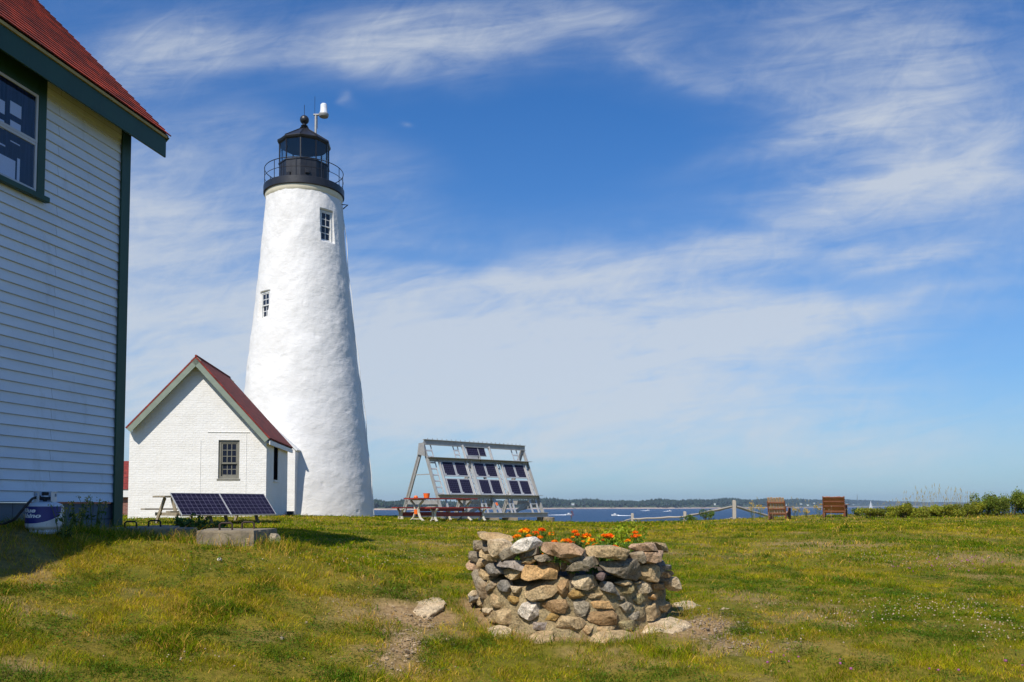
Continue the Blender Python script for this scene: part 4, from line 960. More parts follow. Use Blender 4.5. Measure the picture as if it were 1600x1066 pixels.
# ------------------------------------------------------------ wooden picnic tables carrying solar panels
def build_panel_tables():
    A = AT(265.5, 771, 21.5); B = AT(412.4, 775, 23.56); dx = Vector((B.x-A.x, B.y-A.y, 0)); L = dx.length; dx.normalize(); ang = math.atan2(dx.y, dx.x)
    labs = (('weathered wooden picnic table nearer the big house, under a solar panel', 'solar panel on the picnic table nearer the big house'),
            ('weathered wooden picnic table farther right, under the second solar panel', 'solar panel leaning on the farther table, right of its twin'))
    PL = L/2-.012; zt = A.z
    for k in (0, 1):
        o = A+dx*(k*(L/2)+.0); zg = H(o.x, o.y)-.02; o = Vector((o.x, o.y, zg))
        nx = Vector((-dx.y, dx.x, 0))     # away from camera-right
        t = empty('picnic_table', o, ang, labs[k][0], 'picnic table', 'wooden tables with solar panels'); th = zt-zg-.06; w = PL
        for j in range(4): 
            a = MB(); a.b2(-.12 if k == 0 else .02, w-.02, .04+j*.16, .04+j*.16+.145, th-.04, th); a.build('tabletop_plank', M['wood_table'], t, bevel=.004)
        for y in (-.38, .95):
            a = MB(); a.b2(-.18 if k == 0 else .05, w-.05, y, y+.22, .34 if y < 0 else .40, .38 if y < 0 else .44); a.build('bench_plank', M['wood_table'], t, bevel=.004)
        for x in (.15, w-.28):
            for s in (-1, 1):
                a = MB(); a.beam((x+.02*s, .36+s*(.66 if s < 0 else .78), -.12), (x+.02*s, .36+s*.22, th-.041), .04, .10, (0, 1, 0)); a.build('leg', M['wood_table'], t, bevel=.003)
            a = MB(); a.b2(x+.045, x+.085, -.36, 1.14, .25, .335); a.build('cross_brace', M['wood_table'], t)
        # panel
        b = Vector((0, -.70, -.64)); 
        s = empty('solar_panel', A+dx*(k*(L/2+.0))+Vector((0, 0, 0)), ang, labs[k][1], 'solar panel', 'solar panels on the wooden tables'); s.location.z = zt
        dn = Vector((0, -.74, -.67)).normalized(); nv = Vector((0, -.67, .74)).normalized(); PH = .83
        m = Matrix(((1, 0, 0, 0), (0, -dn.y, nv.y, 0), (0, -dn.z, nv.z, 0), (0, 0, 0, 1)))  # local x, up-slope, normal
        a = MB(); a.M = m; f = .011
        a.b2(0, PL, -PH, -PH+f, -.02, .02); a.b2(0, PL, -f, 0, -.02, .02); a.b2(0, f, -PH+f, -f, -.02, .02); a.b2(PL-f, PL, -PH+f, -f, -.02, .02); a.build('frame', M['alu'], s)
        a = MB(); a.M = m; a.b2(f, PL-f, -PH+f, -f, -.005, .012); g = a.build('cells', M['solar_big'], s)
        uvl = g.data.uv_layers[0].data; mi = m.inverted()
        for li, lp in enumerate(g.data.loops): v = mi@g.data.vertices[lp.vertex_index].co; uvl[li].uv = ((v.x-f)/(PL-2*f)*.1617*10+.003, (v.y+PH-f)/(PH-2*f)*.157*6+.003)
build_panel_tables()
# ------------------------------------------------------------ steel rack of small solar panels
def build_rack():
    A = AT(661, 689, 31.); dirx = Vector((.735, .678, 0)).normalized(); ang = math.atan2(dirx.y, dirx.x); zg = EYE-.53; Hh = A.z-zg
    t = empty('solar_rack', (A.x, A.y, zg), ang, 'galvanised steel a-frame rack holding thirteen small dark solar panels', 'solar rack')
    L = 5.0; z0 = .17; fs_ = 1.2; top = Hh-.06
    def Pf(s, q, o=0.):      # on the front slope; q 0 top..1 bottom, o outward
        n = Vector((0, -(top-z0), -fs_)).normalized(); n = Vector((0, -(top-z0), fs_)).normalized()
        return Vector((s, -fs_*q, top-(top-z0)*q))+n*o
    def Pb(s, q): return Vector((s, fs_*q, top-(top-z0)*q))
    nf = Vector((0, -(top-z0), fs_)).normalized(); up = Vector((0, 0, 1)); G_ = M['galv']
    a = MB(); a.ibeam((-.02, -.06, top+.02), (L+.05, -.06, top+.02), .12, .20, .018); a.build('top_beam', G_, t)
    for q, nm in ((.235, 'shelf_beam'), (.745, 'shelf_beam')):
        a = MB(); p = Pf(0, q, .06); p2 = Pf(L+.05, q, .06); a.beam(p+Vector((-.03, -.04, .05)), p2+Vector((0, -.04, .05)), .26, .016, up); a.beam(p+Vector((-.03, .05, -.03)), p2+Vector((0, .05, -.03)), .016, .14, up); a.build(nm, G_, t)
    a = MB(); p = Pf(-.1, 1., 0); a.ibeam((-.1, -fs_-.05, z0), (L+.15, -fs_-.05, z0), .16, .18, .018); a.build('base_beam', G_, t)
    a = MB(); a.ibeam((-.1, fs_+.05, z0), (L+.15, fs_+.05, z0), .12, .16, .018); a.build('base_beam', G_, t)
    for s in (0., 2.52, L):
        a = MB(); a.beam(Pf(s, .0, -.02), Pf(s, 1, -.02), .05 if s else .05, .13, nf); a.build('front_leg', G_, t)
        a = MB(); a.beam(Pb(s, .03), Pb(s, 1), .05, .17, (0, 1, .4)); a.beam(Pb(s, .03)+Vector((-.035, .06, 0)), Pb(s, 1)+Vector((-.035, .06, 0)), .02, .05, (0, 1, .4)); a.build('back_leg', G_, t)
        a = MB(); a.beam(Pf(s, .44), Pb(s, .44), .03, .035, up); a.build('tie_bar', G_, t)
        a = MB(); a.beam(Pf(s, .82)+Vector((-.01, 0, 0)), Pb(s, .82)+Vector((-.01, 0, 0)), .03, .15, up); a.build('tie_bar', G_, t)
        a = MB(); a.beam(Pf(s+.045, .84), Vector((s+.045, fs_*.8, z0+.05)), .03, .09, up); a.build('brace', G_, t)
    a = MB(); a.prism([(0, 0)], 0, 0) if False else None
    a = MB(); a.M = TM(-.075, 0, 0, math.pi/2); a.prism([(-.16, top-.02), (.14, top-.02), (.22, top-.42), (-.26, top-.52)], .0, .02); a.build('gusset', G_, t)
    for s0, s1 in ((.47, 1.74), (1.98, 3.22), (3.51, 4.74)):
        for s in (s0, s1):
            a = MB(); a.beam(Pf(s, .25, .035), Pf(s, .735, .035), .085, .05, nf); a.beam(Pf(s-.035, .25, .09), Pf(s-.035, .735, .09), .015, .06, nf); a.build('panel_rail', M['alu'], t)
        for qa, qb in ((.255, .475), (.495, .725)):
            for j in (0, 1):
                xa = s0+.055+(s1-s0-.11)*j/2; xb = s0+.055+(s1-s0-.11)*(j+1)/2
                sp_ = MB(); n = nf
                c0, c1 = Pf(xa+.01, qa, .05), Pf(xb-.01, qb, .05); slope = (Pf(0, 1)-Pf(0, 0)).normalized()
                w = xb-xa-.02; hh = (Pf(0, qb)-Pf(0, qa)).length-.03
                m = Matrix.Translation((c0+Pf(xb-.01, qb, .05))/2) @ Matrix((Vector((1, 0, 0)), -slope, nf)).transposed().to_4x4()
                a = MB(); a.M = m; a.b2(-w/2, w/2, -hh/2, hh/2, -.015, .01); p_ = a.build('small_solar_panel', M['alu'], t)
                a = MB(); a.M = m; b = .045; a.b2(-w/2+b, w/2-b, -hh/2+b, hh/2-b*.8, .0101, .014); cl = a.build('cells', M['solar_small'], p_)
                uvl = cl.data.uv_layers[0].data; mi = m.inverted()
                for li, lp in enumerate(cl.data.loops): v = mi@cl.data.vertices[lp.vertex_index].co; uvl[li].uv = (v.x+2, v.y+2)
                a = MB(); a.M = m; a.b2(-w/2+b-.002, -w/2+b+.05, -hh/2+b-.002, -hh/2+b+.05, .0141, .02); a.build('junction_plate', M['alu'], p_)
    # upper bay: one landscape panel between two rails, grey box under it
    for s in (1.80, 3.12):
        a = MB(); a.beam(Pf(s, .02, .035), Pf(s, .225, .035), .10, .05, nf); a.beam(Pf(s-.04, .02, .10), Pf(s-.04, .225, .10), .016, .07, nf); a.build('panel_rail', M['alu'], t)
    slope = (Pf(0, 1)-Pf(0, 0)).normalized()
    m = Matrix.Translation(Pf(2.40, .095, .03)) @ Matrix((Vector((1, 0, 0)), -slope, nf)).transposed().to_4x4()
    a = MB(); a.M = m; a.b2(-.48, .48, -.19, .19, -.015, .01); p_ = a.build('small_solar_panel', M['alu'], t)
    a = MB(); a.M = m; a.b2(-.45, .45, -.17, .17, .0101, .014); a.build('cells', M['solar_small'], p_)
    m = Matrix.Translation(Pf(2.15, .188, .0)) @ Matrix((Vector((1, 0, 0)), -slope, nf)).transposed().to_4x4()
    a = MB(); a.M = m; a.b2(-.27, .27, -.09, .09, -.05, .03); a.build('control_box', M['galv'], t, bevel=.008)
    # ladders of light angle
    for s0, s1, q0, q1, n in ((.02, .33, .02, .74, 8), (1.38, 1.60, .02, .235, 3), (4.35, 4.62, .02, .235, 2), (1.82, 1.93, .25, .73, 6), (3.30, 3.43, .25, .73, 6), (4.80, 4.93, .25, .73, 6)):
        a = MB(); a.beam(Pf(s1, q0, -.03), Pf(s1, q1, -.03), .03, .03, nf)
        if s0 > .1: a.beam(Pf(s0, q0, -.03), Pf(s0, q1, -.03), .03, .03, nf)
        for k in range(1, n+1):
            q = q0+(q1-q0)*k/(n+.5); a.beam(Pf(s0+.02, q, -.03), Pf(s1-.016, q, -.03), .05, .025, nf)
        a.build('ladder', M['alu'], t)
    for s in (.32, 1.95, 2.15, 3.35, 3.52, 4.45, 4.78):
        a = MB(); a.beam(Pf(s, .765, -.0), Pf(s, .99, -.0), .055, .05, nf); a.build('strut', M['alu'], t)
    for s in (1.95, 3.35, 4.45):
        a = MB(); d = .2 if s < 3 else (.17 if s < 4 else .33); a.beam(Pf(s+.03, .84, 0), Pf(s+d-.03, .84, 0), .03, .04, up); a.build('rung', M['alu'], t)
    a = MB(); a.beam(Pf(4.75, .775, -.08), Pf(3.45, .97, -.5), .03, .13, up); a.build('brace', M['galv'], t)
    a = MB(); a.beam(Pf(2.45, .775, -.08), Pf(1.15, .98, -.5), .03, .13, up); a.build('brace', M['galv'], t)
    a = MB(); a.beam(Pf(2.6, .77, .03), Pf(2.75, .985, .03), .13, .02, nf); pl = a.build('plate', M['alu'], t)
    a = MB(); m_ = Pf(2.64, .83, .046); a.beam(m_, m_+(Pf(2.67, .87, .046)-m_), .10, .006, nf); a.build('orange_sticker', M['orange'], pl)
    # bolts along the top flange
    a = MB()
    for k in range(22): a.box((.15+k*.22, -.08, top+.145), (.02, .02, .05))
    a.build('bolt_row', M['galv'], t, kind=None)
    Mw = t.matrix_basis if False else (Matrix.Translation(t.location) @ Matrix.Rotation(ang, 4, 'Z'))
    for x, lab, lit in ((L+.02, 'round concrete footing under the right end of the solar rack', 1), (3.15, 'buried concrete footing under the middle of the solar rack', 0), (2.2, 'low concrete footing left of the middle one', 0)):
        w = Mw@Vector((x, -fs_-.05, 0)); z = H(w.x, w.y)
        f = MB(); top_ = zg+z0-.09-.003
        if lit: f.lathe([(.25, -.3), (.25, top_-z-.02), (.235, top_-z)], 20, (.12, 0, 0)); f.b2(-.32, -.14, -.1, .1, -.3, top_-z)
        else: f.b2(-.3, .3, -.14, .14, -.3, top_-z)
        f.build('concrete_footing', M['concrete'], None, smooth='auto' if lit else False, loc=(w.x, w.y, z), label=lab, cat='footing', group='footings of the solar rack')
build_rack()
# ------------------------------------------------------------ red picnic table
def build_red_table():
    ang = math.atan2(.69, .72); c = Vector(((690-800)/F*27.3, 27.3, 0)); zg = H(c.x, c.y); c.z = zg+.01
    t = empty('red_picnic_table', c, ang, 'red slatted picnic table on curved cream metal legs before the solar rack', 'picnic table'); L = 2.45
    zt = AT(690, 778.5, 27.3).z-c.z
    a = MB()
    for j in range(4): a.b2(-L/2, L/2, -.36+j*.185, -.36+j*.185+.175, zt-.04, zt)
    a.build('tabletop', M['red_paint'], t, bevel=.004)
    a = MB()
    for x in (-L/2+.3, L/2-.3): a.b2(x-.03, x+.03, -.34, .34, zt-.075, zt-.041)
    a.build('tabletop_batten', M['cream_metal'], t)
    def ped(x, y, h, w, nm, par, flare):
        a = MB()
        for s in (-1, 1):
            pts = [(x, y+s*w*.5, h), (x, y+s*w*.46, h-.03), (x, y+s*w*.22, h*.80), (x, y+s*w*.13, h*.58), (x, y+s*w*.14, h*.38), (x, y+s*w*.28, h*.15), (x, y+s*w*flare, 0)]
            for p, q in zip(pts, pts[1:]): a.beam(p, q, .07, .045, (0, 1, .3))
        a.b2(x-.035, x+.035, y-w*.13, y+w*.13, h*.46, h*.50); a.b2(x-.02, x+.02, y-w*.3, y+w*.3, .05, .075)
        a.build(nm, M['cream_metal'], par, bevel=.008)
    for x in (-.98, .98): ped(x, 0, zt-.076, .62, 'leg', t, .55)
    a = MB(); a.b2(-.94, .94, -.02, .02, zt*.42, zt*.42+.10); a.build('stretcher', M['red_paint'], t)
    a = MB(); a.b2(-1.04, -1.017, -.07, .07, zt*.30, zt*.50); a.build('end_cap', M['orange'], t)
    for y in (-.85, .85):
        zb = AT(700, 794.5, 27.).z-c.z; zb = .43
        a = MB(); a.b2(-L/2, L/2, y-.15, y-.005, zb-.04, zb); a.b2(-L/2, L/2, y+.005, y+.15, zb-.04, zb); bn = a.build('bench', M['red_paint'], t, bevel=.004)
        for x in (-.98, .98): ped(x, y, zb-.041, .30, 'bench_leg', bn, .5)
        a = MB(); a.b2(-.94, .94, y-.02, y+.02, .15, .27); a.build('bench_stretcher', M['red_paint'], bn)
    Mw = Matrix.Translation(c) @ Matrix.Rotation(ang, 4, 'Z')
    w = Mw@Vector((-.62, -.02, zt+.001))
    a = MB(); a.lathe([(.085, 0), (.105, .15), (.098, .15), (.08, .02)], 16); a.lathe([(.107, .14), (.107, .15)], 16); a.build('bucket', M['orange'], None, smooth='auto', loc=w, label='small orange pail standing near the left end of the red table', cat='pail')
    w = Mw@Vector((-.95, .1, zt+.002)); a = MB(); a.lathe([(.06, 0), (.07, .02), (.05, .06), (.02, .075)], 12); a.build('ashtray', M['orange'], None, smooth='auto', loc=w, label='low rounded orange dish beside the pail on the red table', cat='dish')
build_red_table()
# ------------------------------------------------------------ garden chairs looking out to sea
def make_chair(px, py, D, face, label, faded, k=1.0, kx=1.2):
    p = AT(px, py, D); p.z = H(p.x, p.y)
    t = empty('garden_chair', p, -face, label, 'garden chair', 'wooden garden chairs facing the sea'); t.scale = (kx, 1, 1)     # local +y is forward
    mt, mt2 = M['cedar'], (M['cedar_pale'] if faded else M['cedar_warm'])
    for x in (-.27, .27):
        a = MB(); a.beam((x, -.30, .08), (x, .42, .36), .03, .11, (0, 0, 1)); a.build('seat_rail', mt, t, bevel=.004)
        a = MB(); a.beam((x*1.12, .36, 0), (x*1.12, .36, .52), .10, .03, (0, 1, 0)); a.build('front_leg', mt, t, bevel=.004)
        a = MB(); a.beam((x*1.12, -.24, .0), (x*1.12, -.36, .56), .03, .07, (0, 1, 0)); a.build('back_leg', mt, t, bevel=.004)
        a = MB(); a.prism([(0, 0)], 0, 0) if False else a.b2(x*1.3-.07, x*1.3+.07, -.38, .44, .535, .56); a.build('armrest', mt, t, bevel=.01)
    a = MB()
    for j in range(7): y = -.14+j*.082; z = .20+(y+.14)*.28; a.box((0, y, z), (.56, .07, .02), Matrix.Rotation(.30, 3, 'X'))
    a.build('seat', mt2, t, bevel=.003)
    b0, b1 = Vector((0, -.18, .18)), Vector((0, -.60, .95*k)); n = (b1-b0).normalized(); nn = Vector((0, -n.z, n.y))
    for j in range(6):
        x = -.235+j*.094; h = 1.0 if faded else .985; tp = b0+(b1-b0)*(h+.012*math.sin(j*2.1))
        a = MB(); a.beam(b0+Vector((x, 0, 0)), tp+Vector((x*1.04, 0, 0)), .084 if faded else .0965, .018, (0, 1, .4)); a.build('back_slat', mt2, t, bevel=.003)
    for f, w in ((.12, .60), (.38, .60), (.72, .56)) if faded else ((.10, .60), (.42, .58), (.70, .58), (.95, .58)):
        c = b0+(b1-b0)*f-Vector((0, .028, .012)); a = MB(); a.box(c, (w, .028, .055), Matrix.Rotation(.49, 3, 'X')); a.build('back_rail', mt, t, bevel=.003)
    for x in (-.295, .295):
        a = MB(); a.beam(b0+Vector((x, -.02, -.1)), b0+(b1-b0)*(.80 if faded else 1.)+Vector((x, -.02, 0)), .028, .06, (0, 1, .4)); a.build('back_stile', mt, t)
    return t
make_chair(1217, 808, 36.5, R(30), 'wooden reclining garden chair with pale faded back slats, nearer the fence', True)
make_chair(1304, 806, 36.5, R(24), 'wooden reclining garden chair with a solid reddish back, nearer the shrubs', False, .93, 1.42)
# ------------------------------------------------------------ split rail fence
def build_fence():
    P = [(988, 802, 54), (1070, 799, 50), (1147, 781.5, 42.5), (1226, 801, 49), (930, 826, 58)]
    pts = [AT(*p) for p in P]
    c = pts[2]; t = empty('rail_fence', (c.x, c.y, H(c.x, c.y)), 0, 'weathered grey split rail fence dipping over the edge of the lawn', 'fence'); o = t.location.copy()
    for p in pts:
        q = p-o; zb = H(p.x, p.y)-o.z-.4; a = MB(); a.beam((q.x, q.y, zb), (q.x, q.y, q.z-.03), .17, .14, (0, 1, 0)); a.lathe([(.09, q.z-.029), (.05, q.z)], 6, (q.x, q.y, 0)); a.build('post', M['wood_grey'], t, bevel=.02)
    def rail(a_, b_, r0=.05, nm='rail'):
        A_, B_ = AT(*a_)-o, AT(*b_)-o; n = 7; p = [A_.lerp(B_, k/n)+Vector((0, 0, .015*math.sin(k*2.3+A_.x))) for k in range(n+1)]
        a = MB(); a.tube(p, [r0*(1+.15*math.sin(k*1.7)) for k in range(n+1)], 6); a.build(nm, M['wood_grey'], t)
    rail((955, 822, 56.5), (989, 810, 54)); rail((989, 811.5, 54), (1070, 807.5, 50), .065); rail((1070, 807.5, 50), (1147, 791.5, 42.5), .065); rail((1147, 791, 42.5), (1226, 814, 49), .065)
    rail((1120, 815, 45), (1147, 809.5, 42.5), .05); rail((1147, 809.5, 42.5), (1200, 817, 47), .05)
build_fence()
# ------------------------------------------------------------ concrete slabs with iron handles
def build_slabs():
    zt1 = EYE-.262
    def handle(par, x, y, z, w, h, rz=0.):
        a = MB(); r = .011; c, s = math.cos(rz), math.sin(rz)
        pts = [(-w/2, 0, -.02), (-w/2, 0, h*.8), (-w/2+.02, 0, h), (w/2-.02, 0, h), (w/2, 0, h*.8), (w/2, 0, -.02)]
        a.tube([(x+p[0]*c, y+p[0]*s, z+p[2]) for p in pts], r, 6); a.build('handle', M['dark_iron'], par, smooth='auto')
    def slab(pts, zt, th, label, hs):
        cx = sum(p[0] for p in pts)/len(pts); cy = sum(p[1] for p in pts)/len(pts)
        t = empty('concrete_slab', (cx, cy, zt-th), 0, label, 'concrete slab', 'concrete slabs with iron handles')
        a = MB(); n = 14; ring = []
        for k in range(len(pts)):
            p, q = Vector(pts[k]), Vector(pts[(k+1) % len(pts)])
            for i in range(n): ring.append(p.lerp(q, i/n))
        r = random.Random(int(cx*100)); rr = [Vector((p.x-cx+r.uniform(-.012, .012), p.y-cy+r.uniform(-.012, .012))) for p in ring]
        lo = [a.av((p.x, p.y, -.15)) for p in rr]; m1 = [a.av((p.x, p.y, th-.02)) for p in rr]; up_ = [a.av((p.x*.985, p.y*.985, th)) for p in rr]
        N = len(rr)
        for i in range(N): a.face((lo[i], lo[(i+1) % N], m1[(i+1) % N], m1[i])); a.face((m1[i], m1[(i+1) % N], up_[(i+1) % N], up_[i]))
        a.face(up_); a.build('slab', M['concrete'], t)
        for px, py, w in hs:
            d = ray(px, py); k = (zt-EYE)/d.z; handle(t, d.x*k-cx, d.y*k-cy, th, w, .075, .15)
    def g(px, D): return ((px-800)/F*D, D)
    slab([(-4.85, 9.75), g(309, 9.75), g(309, 11.0), (-4.72, 11.6)], EYE-.262, .13, 'long concrete slab with iron handles running from the house corner in shade', [(122, 822.5, .13), (168, 822, .14), (204, 825, .13), (241.5, 823, .14)])
    slab([g(310, 8.95), g(397, 8.95), (-2.70, 9.85), (-3.5, 9.9)], EYE-.262, .135, 'shorter sunlit concrete slab with iron handles propped on stones', [(353, 828.3, .13), (387.5, 826.3, .13)])
    for px, py, D, s, lab in ((378, 852, 9.05, .11, 'flat tan stone under the short concrete slab'), (425, 850, 9.5, .10, 'grey block under the far corner of the short slab'), (350, 853, 9.05, .10, 'small tan stone wedged under the middle of the short slab')):
        p = AT(px, py, D); p.z = H(p.x, p.y)+.03; o = rock(p, (s*1.3, s, s*.75), 'st_tan' if D < 9.3 else 'st_grey', 5+px, 'prop_stone'); tag(o, lab, 'stone')
# ------------------------------------------------------------ rocks
def icosphere(n):
    import bmesh
    bm = bmesh.new(); bmesh.ops.create_icosphere(bm, subdivisions=n, radius=1.)
    V = np.array([v.co[:] for v in bm.verts]); T = np.array([[v.index for v in f.verts] for f in bm.faces]); bm.free(); return V, T
ICO4 = icosphere(5); ICO3 = icosphere(4)
def n3(P, s, seed):
    return np.array([mnoise.noise(Vector((p[0]*s+seed, p[1]*s-seed*1.7, p[2]*s+seed*.3))) for p in P])
def rock(p, size, mat, seed, name='rock', parent=None, rz=0., flat=.5):
    V, T = ICO3; V = V.copy(); r = np.random.default_rng(int(seed)+99)
    V = np.sign(V)*np.abs(V)**.75
    for k in range(9):
        n = r.normal(size=3); n /= np.linalg.norm(n); d = r.uniform(.55, .85); q = V@n; V = V-np.outer(np.maximum(0, q-d), n)*.9
    V = V*(1+.10*n3(V, 1.6, seed)[:, None]+.04*n3(V, 5., seed)[:, None])
    V = V*np.array(size); c, s = math.cos(rz), math.sin(rz); V = np.stack([V[:, 0]*c-V[:, 1]*s, V[:, 0]*s+V[:, 1]*c, V[:, 2]], 1)
    o = npmesh(name, V, None, T, M[mat], parent=parent, smooth=True); o.data.set_sharp_from_angle(angle=R(28)); o.location = p; return o
build_slabs()
# ------------------------------------------------------------ gas bottle
def build_tank():
    D = 7.95; p = AT(69, 832, D); zg = EYE-.245; t = empty('gas_bottle', (p.x, p.y, zg), math.atan2(-p.y, -p.x)+R(90), 'white gas bottle with dark blue label and black hose by the house foundation', 'gas bottle')
    r = 26.5/F*D; hb = AT(69, 783, D).z-zg       # body height
    prof = [(r*.84, -.06), (r*.86, -.01), (r*.90, .005)]+[(r*math.sin(a)*1.0, .055-.05*math.cos(a)) for a in np.linspace(.9, math.pi/2, 6)]+[(r, .07), (r, hb-.06)]+[(r*(.25+.75*math.cos(a)), hb-.06+.055*math.sin(a)) for a in np.linspace(.2, math.pi/2, 8)]
    a = MB(); a.lathe(prof, 48); a.build('body', M['tank_white'], t, smooth='auto')
    a = MB(); a.lathe([(r*1.004, .075), (r*1.004, .08)], 48, capb=False, capt=False); a.build('weld_band', M['tank_white'], t)
    # label: dark blue field with curved lower edge; local -y faces the camera
    zt_, zb_ = AT(69, 791.5, D).z-zg, AT(69, 819, D).z-zg; a = MB(); N = 40; th0, th1 = -95, 62
    top, bot = [], []
    for i in range(N+1):
        u = i/N; th = R(th0+(th1-th0)*u); x = math.sin(th)*r*1.006; y = -math.cos(th)*r*1.006
        cu = max(0., (u-.30)/.70); zl = zb_+.005+(zt_-zb_)*(1-math.sqrt(max(0, 1-cu*cu)))
        top.append(a.av((x, y, zt_))); bot.append(a.av((x, y, min(zl, zt_-.001))))
    for i in range(N): a.face((bot[i], bot[i+1], top[i+1], top[i]))
    lb = a.build('label', M['tank_blue'], t, smooth=True)
    a = MB(); pts = []
    for i in range(N+1):
        u = i/N; th = R(th0+(th1-th0)*u); cu = max(0., (u-.30)/.70); zl = zb_+.005+(zt_-zb_)*(1-math.sqrt(max(0, 1-cu*cu))); pts.append((math.sin(th)*r*1.008, -math.cos(th)*r*1.008, min(zl, zt_)))
    a.tube(pts, .0022, 5); a.build('label_border', M['text_white'], lb)
    for txt, z, x0 in (('Blue', AT(69, 800.5, D).z-zg, -.235), ('Rhino', AT(69, 808.5, D).z-zg, -.242)):
        cu = bpy.data.curves.new('lettering', 'FONT'); cu.body = txt; cu.size = .052; cu.space_character = 1.02; cu.shear = .25; cu.offset = .0022; cu.resolution_u = 3
        tmp = bpy.data.objects.new('tmp', cu); COL.objects.link(tmp); dg = bpy.context.evaluated_depsgraph_get(); me = bpy.data.meshes.new_from_object(tmp.evaluated_get(dg)); bpy.data.objects.remove(tmp)
        for v in me.vertices:
            x = v.co.x*1.65+x0; th = x/r; v.co = (math.sin(th)*r*1.013, -math.cos(th)*r*1.013, z+v.co.y)
        me.materials.clear(); me.materials.append(M['text_white']); o = bpy.data.objects.new('lettering', me); COL.objects.link(o); o.parent = lb
    # collar with openings, valve, hose
    a = MB(); rc = .095; zc = hb-.01; N = 30
    for i in range(N):
        th0_, th1_ = 2*math.pi*i/N, 2*math.pi*(i+1)/N
        if 20 <= i <= 24: continue
        z1 = zc+.095; holes = i in (17, 18, 27, 28, 6, 7)
        segs = [(zc-.02, z1)] if not holes else [(zc-.02, zc+.05), (zc+.08, z1)]
        for za, zb in segs:
            for rr in (rc, rc-.004):
                a.quad((rr*math.cos(th0_), rr*math.sin(th0_), za), (rr*math.cos(th1_), rr*math.sin(th1_), za), (rr*math.cos(th1_), rr*math.sin(th1_), zb), (rr*math.cos(th0_), rr*math.sin(th0_), zb))
    a.tube([(rc*math.cos(2*math.pi*i/N), rc*math.sin(2*math.pi*i/N), zc+.095) for i in range(25, 51)], .006, 6); a.build('collar', M['tank_white'], t)
    a = MB(); a.tube([(0, 0, zc-.02), (0, 0, zc+.05)], .018, 10); a.tube([(-.05, 0, zc+.035), (.05, 0, zc+.035)], .016, 10); a.lathe([(.028, zc+.06), (.03, zc+.09), (.024, zc+.095)], 10); a.build('valve', M['rubber'], t)
    a = MB(); q = [Vector((-.04, -.02, zc+.05)), Vector((-.10, -.08, zc+.035)), Vector((-.17, -.10, zc-.06)), Vector((-.24, -.08, zc-.16)), Vector((-.33, -.03, zc-.20)), Vector((-.40, .0, zc-.20))]
    P = []
    for i in range(len(q)-1):
        for k in range(6): P.append(q[i].lerp(q[i+1], k/6))
    P = [P[0]]+[(P[i-1]+P[i]*2+P[i+1])/4 for i in range(1, len(P)-1)]+[P[-1]]
    a.tube(P, .012, 8); a.build('hose', M['rubber'], t, smooth='auto')
    a = MB(); a.tube([(-.38, .0, zc-.20), (-.44, .02, zc-.20)], .028, 10); a.lathe([(.035, zc-.24), (.035, zc-.16)], 10, (-.45, .02, 0)); a.build('regulator', M['rubber'], t)
    q = AT(70, 838, 7.9); a = MB(); a.b2(-.14, .12, -.19, .1, 0, .05); a.build('paving_block', M['concrete'], None, bevel=.006, loc=(t.location.x, t.location.y, zg-.12), label='concrete block in the grass beneath the gas bottle', cat='paving block')
build_tank()
# ------------------------------------------------------------ stone planter ring
PZ = H(PC.x, PC.y-.9)
def Rz(z):      # radius of the wall at height above PZ
    return float(np.interp(z, [-.2, 0, .1, .25, .45, .7], [.90, .88, .86, .87, .895, .925]))
STONES = []     # (origin, scale, polygon, colour, thickness, outward offset)
zA = (720, 810, 8.421); zB = (900, 810, 8.421); zC = (720, 900, 8.421); zD = (900, 900, 6.4); zS = (0, 0, 1)
def S(z, col, t, o, *pts): STONES.append((z, pts, 'st_'+col, t, o))
S(zA,'tan',.13,.02,(150,290),(240,200),(340,190),(500,240),(520,280),(330,288),(200,292)); S(zA,'grey',.13,.0,(115,400),(150,300),(290,295),(370,325),(275,400),(200,430),(120,430))
S(zA,'dgrey',.08,-.03,(110,480),(130,440),(220,445),(240,520),(200,575),(130,560)); S(zA,'dgrey',.08,0,(265,370),(330,330),(375,350),(400,460),(300,455))
S(zA,'ltan',.10,.05,(370,290),(480,275),(560,320),(600,390),(520,470),(450,510),(400,450),(375,390)); S(zA,'tan',.07,.02,(215,480),(260,400),(310,470),(400,480),(425,520),(370,560),(300,530),(240,512))
S(zA,'ltan',.07,0,(225,520),(300,560),(370,570),(350,610),(260,650),(220,590)); S(zA,'grey',.10,.06,(480,520),(580,420),(670,370),(690,450),(600,540),(490,570))
S(zA,'white',.12,.09,(670,400),(700,330),(800,270),(920,250),(1000,320),(990,370),(860,430),(740,460),(690,450)); S(zA,'dgrey',.08,.03,(720,480),(860,440),(990,390),(990,470),(900,520),(780,545))
S(zA,'tan',.07,.02,(690,515),(780,550),(940,510),(960,560),(900,600),(780,572)); S(zA,'lav',.12,.06,(385,540),(440,520),(600,560),(740,560),(860,610),(830,660),(680,640),(560,640),(430,610))
S(zA,'blue',.07,.02,(330,660),(390,600),(440,650),(440,720),(420,760),(340,720)); S(zA,'blue',.06,.0,(445,640),(560,660),(570,730),(480,730),(450,690))
S(zA,'tan',.08,.03,(570,690),(620,660),(780,680),(790,700),(720,790),(680,805),(600,760)); S(zA,'orange',.09,.05,(815,780),(830,690),(870,625),(1100,650),(1220,700),(1220,810),(1050,795),(900,820))
S(zA,'grey',.10,.06,(980,500),(1130,470),(1170,500),(1190,560),(1060,570),(1000,540)); S(zA,'brown',.06,.0,(970,570),(1050,575),(1200,580),(1220,640),(1200,680),(1060,630),(970,620))
